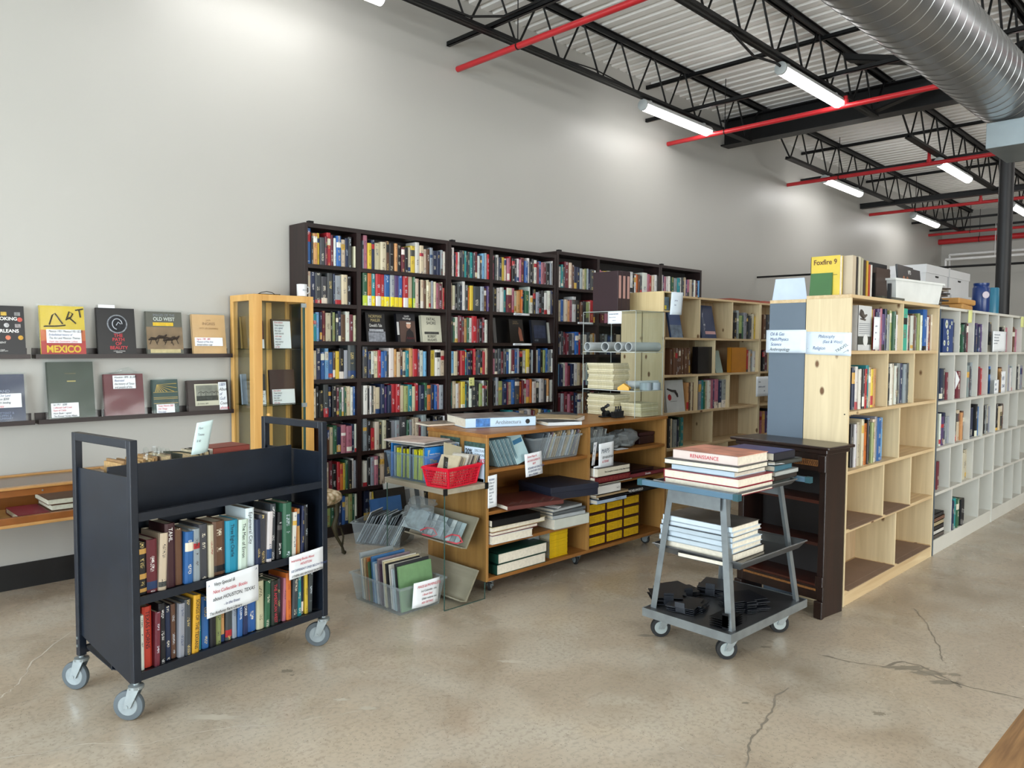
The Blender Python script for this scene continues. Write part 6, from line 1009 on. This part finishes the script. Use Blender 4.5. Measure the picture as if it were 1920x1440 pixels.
# distant row of shelving seen over the units
t = thing('distant_shelf', 'pale shelf with boxes and books standing far behind the pine unit', 'bookcase', (7.4, 2.9, 0)); obj('board', B(0, 0, 2.04, 1.3, .3, 2.06).box(0, 0, 1.7, 1.3, .3, 1.72), WM[0], t); obj('upright', B(0, 0, 0, .03, .3, 2.06).box(1.27, 0, 0, 1.3, .3, 2.06), WM[0], t)
for x, w_, h, c, l, n_ in ((.02, .16, .17, '#8a6a50', 'small tan carton on the far shelf behind the yellow paperback', 'carton'), (.22, .12, .18, '#c9cbc9', 'white file box on the far shelf behind the yellow paperback', 'file_box'), (.38, .2, .17, '#93705a', 'wider tan carton on the far shelf behind the yellow paperback', 'carton'), (.66, .25, .16, '#2c2c2c', 'black box on the far shelf past the yellow paperback', 'box')): obj(n_, B(0, 0, 0, w_, .2, h), flat(c, .6), loc=(7.42+x, 2.93, 2.061), label=l, category='box')
# ================================================================ antique dark bookcase
AM = Matrix.Rotation(math.radians(-82), 4, 'Z'); MH = wood('mahogany', '#1a0f0c', '#2c1a14', 'Z', .3, False, .8); MHX = wood('mahogany_level', '#1c100d', '#2a1812', 'Y', .28, False, .8); INL = flat('#8a5a2a', .5, 0, .5, 90)
t = thing('antique_bookcase', 'antique dark mahogany bookcase with inlaid bands backing onto the pine end', 'bookcase', (4.285, 2.345, 0), math.radians(-97)); AW, AD, AH = .56, .22, .975
obj('side_panel', B(.0, .02, .0, .028, AD, AH-.03), MH, t, bevel=.003); obj('side_panel', B(AW-.028, .02, 0, AW, AD, AH-.03), MH, t, bevel=.003); obj('back_panel', B(.02, AD-.01, .08, AW-.02, AD, AH-.03), flat('#17100f', .6), t)
obj('top_slab', B(-.045, -.045, AH-.018, AW+.045, AD+.015, AH), MHX, t, bevel=.006); obj('cornice', B(-.02, -.02, AH-.045, AW+.02, AD, AH-.018), MH, t, bevel=.005)
for x in (-.006, AW-.034):
    obj('pilaster', B(x, 0, .0, x+.04, .022, AH-.045), MH, t, bevel=.004); obj('pilaster_cap', B(x-.004, -.014, AH-.15, x+.044, .0, AH-.05), MH, t, bevel=.005)
    obj('pilaster_block', B(x-.004, -.014, .18, x+.044, 0, .24), MH, t, bevel=.005); obj('foot_block', B(x-.006, -.018, 0, x+.046, .0, .10), MH, t, bevel=.005)
obj('frieze', B(.034, .004, AH-.145, AW-.034, .02, AH-.045), MH, t); o = obj('inlay_band', B(.04, -.001, AH-.118, AW-.04, .004, AH-.083), INL, t, label='herringbone inlaid band')
mb = MB()
for k in range(40): x = .045+k*.0118; mb.prism([(x, -.0018, AH-.114), (x+.004, -.0018, AH-.114), (x+.009, -.0018, AH-.1005), (x+.004, -.0018, AH-.087), (x, -.0018, AH-.087), (x+.005, -.0018, AH-.1005)], (0, 0, 0), (0, .0007, 0))
obj('inlay_chevrons', mb, flat('#3a1d10', .5), o)
for z in (.66, .42): obj('shelf', B(.028, .02, z-.018, AW-.028, AD-.01, z), wood('red_mahogany', '#2e140e', '#4a2216', 'X', .3, False, .8), t)
obj('bottom_shelf', B(.028, .01, .17, AW-.028, AD-.01, .188), wood('red_mahogany', '#2e140e', '#4a2216', 'X', .3, False, .8), t); o = obj('base_rail', B(.034, .004, .10, AW-.034, .02, .175), MH, t); obj('inlay_strip', B(.04, .001, .15, AW-.04, .004, .162), INL, o); pass
# ================================================================ steel trolley
SX, SY = 3.625, 2.045; t = thing('steel_trolley', 'three-tier stainless steel trolley with blue-grey push bars', 'trolley', (SX, SY, 0), math.radians(-1.5)); DKS = flat('#85898c', .28, .8, .2, 8); DKB = flat('#565759', .3, .6, .25, 8)
def tray(z, cx, w_, d_, lip, flare, nm, th=.003):
    a, b = w_/2, d_/2; mb = MB(); lo = [(-a+cx, -b), (a+cx, -b), (a+cx, b), (-a+cx, b)]; hi = [(-a+cx-flare, -b-flare), (a+cx+flare, -b-flare), (a+cx+flare, b+flare), (-a+cx-flare, b+flare)]
    mb.box(-a+cx, -b, z, a+cx, b, z+th)
    for i in range(4):
        p, q, r, s = lo[i], lo[(i+1) % 4], hi[(i+1) % 4], hi[i]; mb.add([(p[0], p[1], z), (q[0], q[1], z), (r[0], r[1], z+lip), (s[0], s[1], z+lip)], [(0, 1, 2, 3)])
        mb.path([(s[0], s[1], z+lip), (r[0], r[1], z+lip)], .004, 6)
    return obj(nm, mb, DKS if nm != 'x' else STEEL, t)
tray(.45, .03, .60, .46, .042, .03, 'middle_tray'); tray(.805, -.03, .56, .44, .025, .02, 'top_tray')
o = obj('bottom_tray', B(-.378, -.255, .13, .378, .255, .166), DKB, t); obj('tray_rim', B(-.38, -.259, .125, .38, -.255, .168).box(-.38, .255, .125, .38, .259, .168).box(-.384, -.259, .125, -.38, .259, .168).box(.38, -.259, .125, .384, .259, .168), STEEL, o)
for sx, sy, a in ((-1, -1, 0), (-1, 1, 0), (1, -1, 0), (1, 1, 0)):
    x0, x1 = (sx*.34 if sx < 0 else .335), (-.30 if sx < 0 else .26); y0, y1 = sy*.225, sy*.15
    def ang(p, q, w_): return p
    mb = MB(); 
    mb.prism([(0, -.017, 0), (0, .017, 0), (.003*sx, .017, 0), (.003*sx, -.017, 0)], (x0, y0, .13), (x1-x0, y1-y0, .66)).prism([(0, sy*.017, 0), (-.03*sx, sy*.017, 0), (-.03*sx, sy*.014, 0), (0, sy*.014, 0)], (x0, y0, .13), (x1-x0, y1-y0, .66)); obj('leg', mb, STEEL, t)
    caster(t, sx*.26-.0, sy*.195, .052, .128, math.radians(137), tyre=RUBBER, hub=flat('#a8b4b6', .35, .5, .1), tw=.03, off=.03)
for x, nm in ((-.385, 0), (.33, 1)):
    b_ = obj('push_bar', B(x-.014, -.27, .81, x+.014, .27, .838), flat('#5f7f96', .35, .3, .1), t, bevel=.003); obj('end_plug', B(x-.016, -.29, .808, x+.016, -.262, .84).box(x-.016, .262, .808, x+.016, .29, .84), flat('#24505a', .5), b_)
[obj('end_plate', B(x, -.15, .73, x+.003, .15, .80), STEEL, t) for x in (-.325, .28)]
def T(x, y, z): return Matrix.Translation((SX, SY, 0)) @ Matrix.Rotation(math.radians(-1.5), 4, 'Z') @ Vector((x, y, z))
RAW = flat('#cf8a72', .4, 0, .45, 9); z = .81
for w_, d_, h, c, l, x, y, rz, sp, kw in ((.33, .43, .041, '#7c1c2c', 'lower thick dark red book at the bottom of the trolley pile', -.275, -.235, 0, 'back', {}), (.33, .43, .042, '#8c1f30', 'upper thick dark red book on the trolley pile', -.28, -.235, 0, 'back', {}), (.3, .36, .028, '#b9cbd8', 'pale blue book in the middle of the trolley pile', -.26, -.2, .0, 'left', {}), (.3, .42, .026, '#2c3336', 'wide thin black-covered book below the red and white one', -.275, -.23, .03, 'right', {}), (.29, .37, .046, '#d9c9c2', 'red and white patterned book crowning the trolley pile', -.25, -.21, .0, 'left', dict(top=RAW, title='RENAISSANCE', ink='r', ts=.026))):
    lying(l, T(x-.025, y, z), w_, d_, h, c, rz+math.radians(-1.5), sp, **kw); z += h+.001
z = .81
for w_, d_, h, c, l in ((.26, .3, .026, '#5c6460', 'silvery wrapped book at the bottom of the far trolley pile'), (.24, .3, .024, '#2f2620', 'dark book with gilt lettering in the far trolley pile'), (.25, .3, .022, '#a9adab', 'grey book with pale edges in the far trolley pile'), (.2, .24, .03, '#3c6a7c', 'teal jacketed book in the far trolley pile'), (.26, .3, .022, '#3c3f3c', 'charcoal book under the violet one'), (.22, .3, .042, '#23242c', 'black book with violet cover topping the far trolley pile')):
    lying(l, T(.075+random.uniform(-.01, .015), -.21+random.uniform(-.01, .01), z), w_, d_, h, c, random.uniform(-.08, .08), 'front', top=flat('#3f3a70', .35) if 'violet' in l and 'under' not in l else None); z += h+.001
note('white slip poking out between the trolley piles', T(.02, -.2, .925), (1, -.4, 0), (.3, .9, 0), .12, .05, []); z = .456
for w_, d_, h, c, l, tp in ((.36, .3, .024, '#3b3a36', 'dark book at the very bottom of the middle-tray pile', None), (.30, .42, .04, '#34302b', 'thick cream-paged book in the middle-tray pile', '#3c3631'), (.29, .42, .026, '#b4c2cc', 'pale book with bent cover in the middle-tray pile', None), (.28, .42, .028, '#bccbd6', 'white book with broken lettering in the middle-tray pile', None), (.27, .41, .026, '#aebcc6', 'pale blue book second from the top of the middle-tray pile', '#2e3236'), (.28, .41, .022, '#c3d0da', 'light book just under the top of the middle-tray pile', None), (.26, .40, .028, '#c6d4de', 'photo-covered book on top of the middle-tray pile', '#5c5650')):
    lying(l, T(-.285+random.uniform(-.015, .01), -.2, z), w_, d_, h, c, random.uniform(-.04, .04), 'left' if c > '#9' else 'right', top=flat(tp, .35, 0, .7, 8) if tp else None); z += h+.001
lying('teal book in glossy jacket beside the middle-tray pile', T(.0, -.06, .456), .15, .22, .055, '#1f6a68', .05, 'back', top=flat('#2c5c5c', .15, 0, .4, 10))
def bookend(k, x, y, z, rz, label):
    mb = B(0, 0, 0, .2, .15, .0025).box(0, .05, 0, .0025, .10, .028).box(.06, -.02, 0, .12, 0, .0025); o = obj('bookend', mb, flat('#22262d', .35, .35, .2), label=label, category='bookend', group='black bookends heaped on the trolley'); o.matrix_world = Matrix.Translation(T(x, y, z)) @ Matrix.Rotation(rz, 4, 'Z')
for j, (cx, cy, n, rz, nm) in enumerate(((-.3, .0, 4, .2, 'near the push bar'), (-.22, .12, 5, .7, 'at the rear edge'), (-.12, -.12, 7, -.5, 'at the front of the tray'), (.06, .05, 5, .35, 'by the antique bookcase'), (-.02, .15, 4, 1.2, 'at the back middle'))):
    for k in range(n): bookend(k, cx, cy, .170+k*.0095, rz+random.uniform(-.12, .12), 'black metal bookend in the nested pile %s' % nm)
for k in range(5): o = obj('bookend', B(0, 0, 0, .14, .0015, .0015).box(0, 0, 0, .14, .10, .0015).box(0, .0, 0, .0015, .03, .035), flat('#16181d', .35, .5, .2), label='black metal bookend lying in the row along the trolley lip', category='bookend', group='black bookends along the trolley lip'); o.location = T(-.35, -.22, .170+k*.011)
# ================================================================ timber corner close to the viewer
t = thing('timber_counter', 'rough timber counter corner close to the viewer', 'counter', (0, 0, 0)); a = onZ(.9, 1822, 1446); b = onZ(.9, 1926, 1313); d = (b-a).normalized(); n = Vector((d.y, -d.x, 0))
TW = wood('rough_timber', '#5e3f22', '#b48a58', 'X', .7, True, 1.6); p = [a-d*.25, b+d*.6, b+d*.6+n*.5, a-d*.25+n*.5]; obj('top_slab', MB().prism([tuple(q) for q in p], (0, 0, -.06), (0, 0, .06)), TW, t, bevel=.008)
for q in (p[0]+d*.04+n*.03, p[1]-d*.1+n*.03, p[2]-d*.1-n*.1, p[3]+d*.04-n*.1): obj('leg', B(q.x, q.y, 0, q.x+.05, q.y+.05, .84), TW, t)
NSP = sum(1 for o in bpy.data.objects if o.get('category') == 'book')
flush_books(max(60, 300-NSP))

def texts_to_meshes():
    "lettering becomes real mesh, one object per line of writing"
    bpy.context.view_layer.update(); dg = bpy.context.evaluated_depsgraph_get(); todo = [o for o in bpy.data.objects if o.type == 'FONT']
    made = [(o, bpy.data.meshes.new_from_object(o.evaluated_get(dg))) for o in todo]
    for o, me in made:
        nm, par, mx = o.name.split('.')[0], o.parent, o.matrix_local.copy(); bpy.data.objects.remove(o)
        if not me.vertices: continue
        q = bpy.data.objects.new(nm, me); COL.objects.link(q); q.parent = par; q.matrix_local = mx
texts_to_meshes()
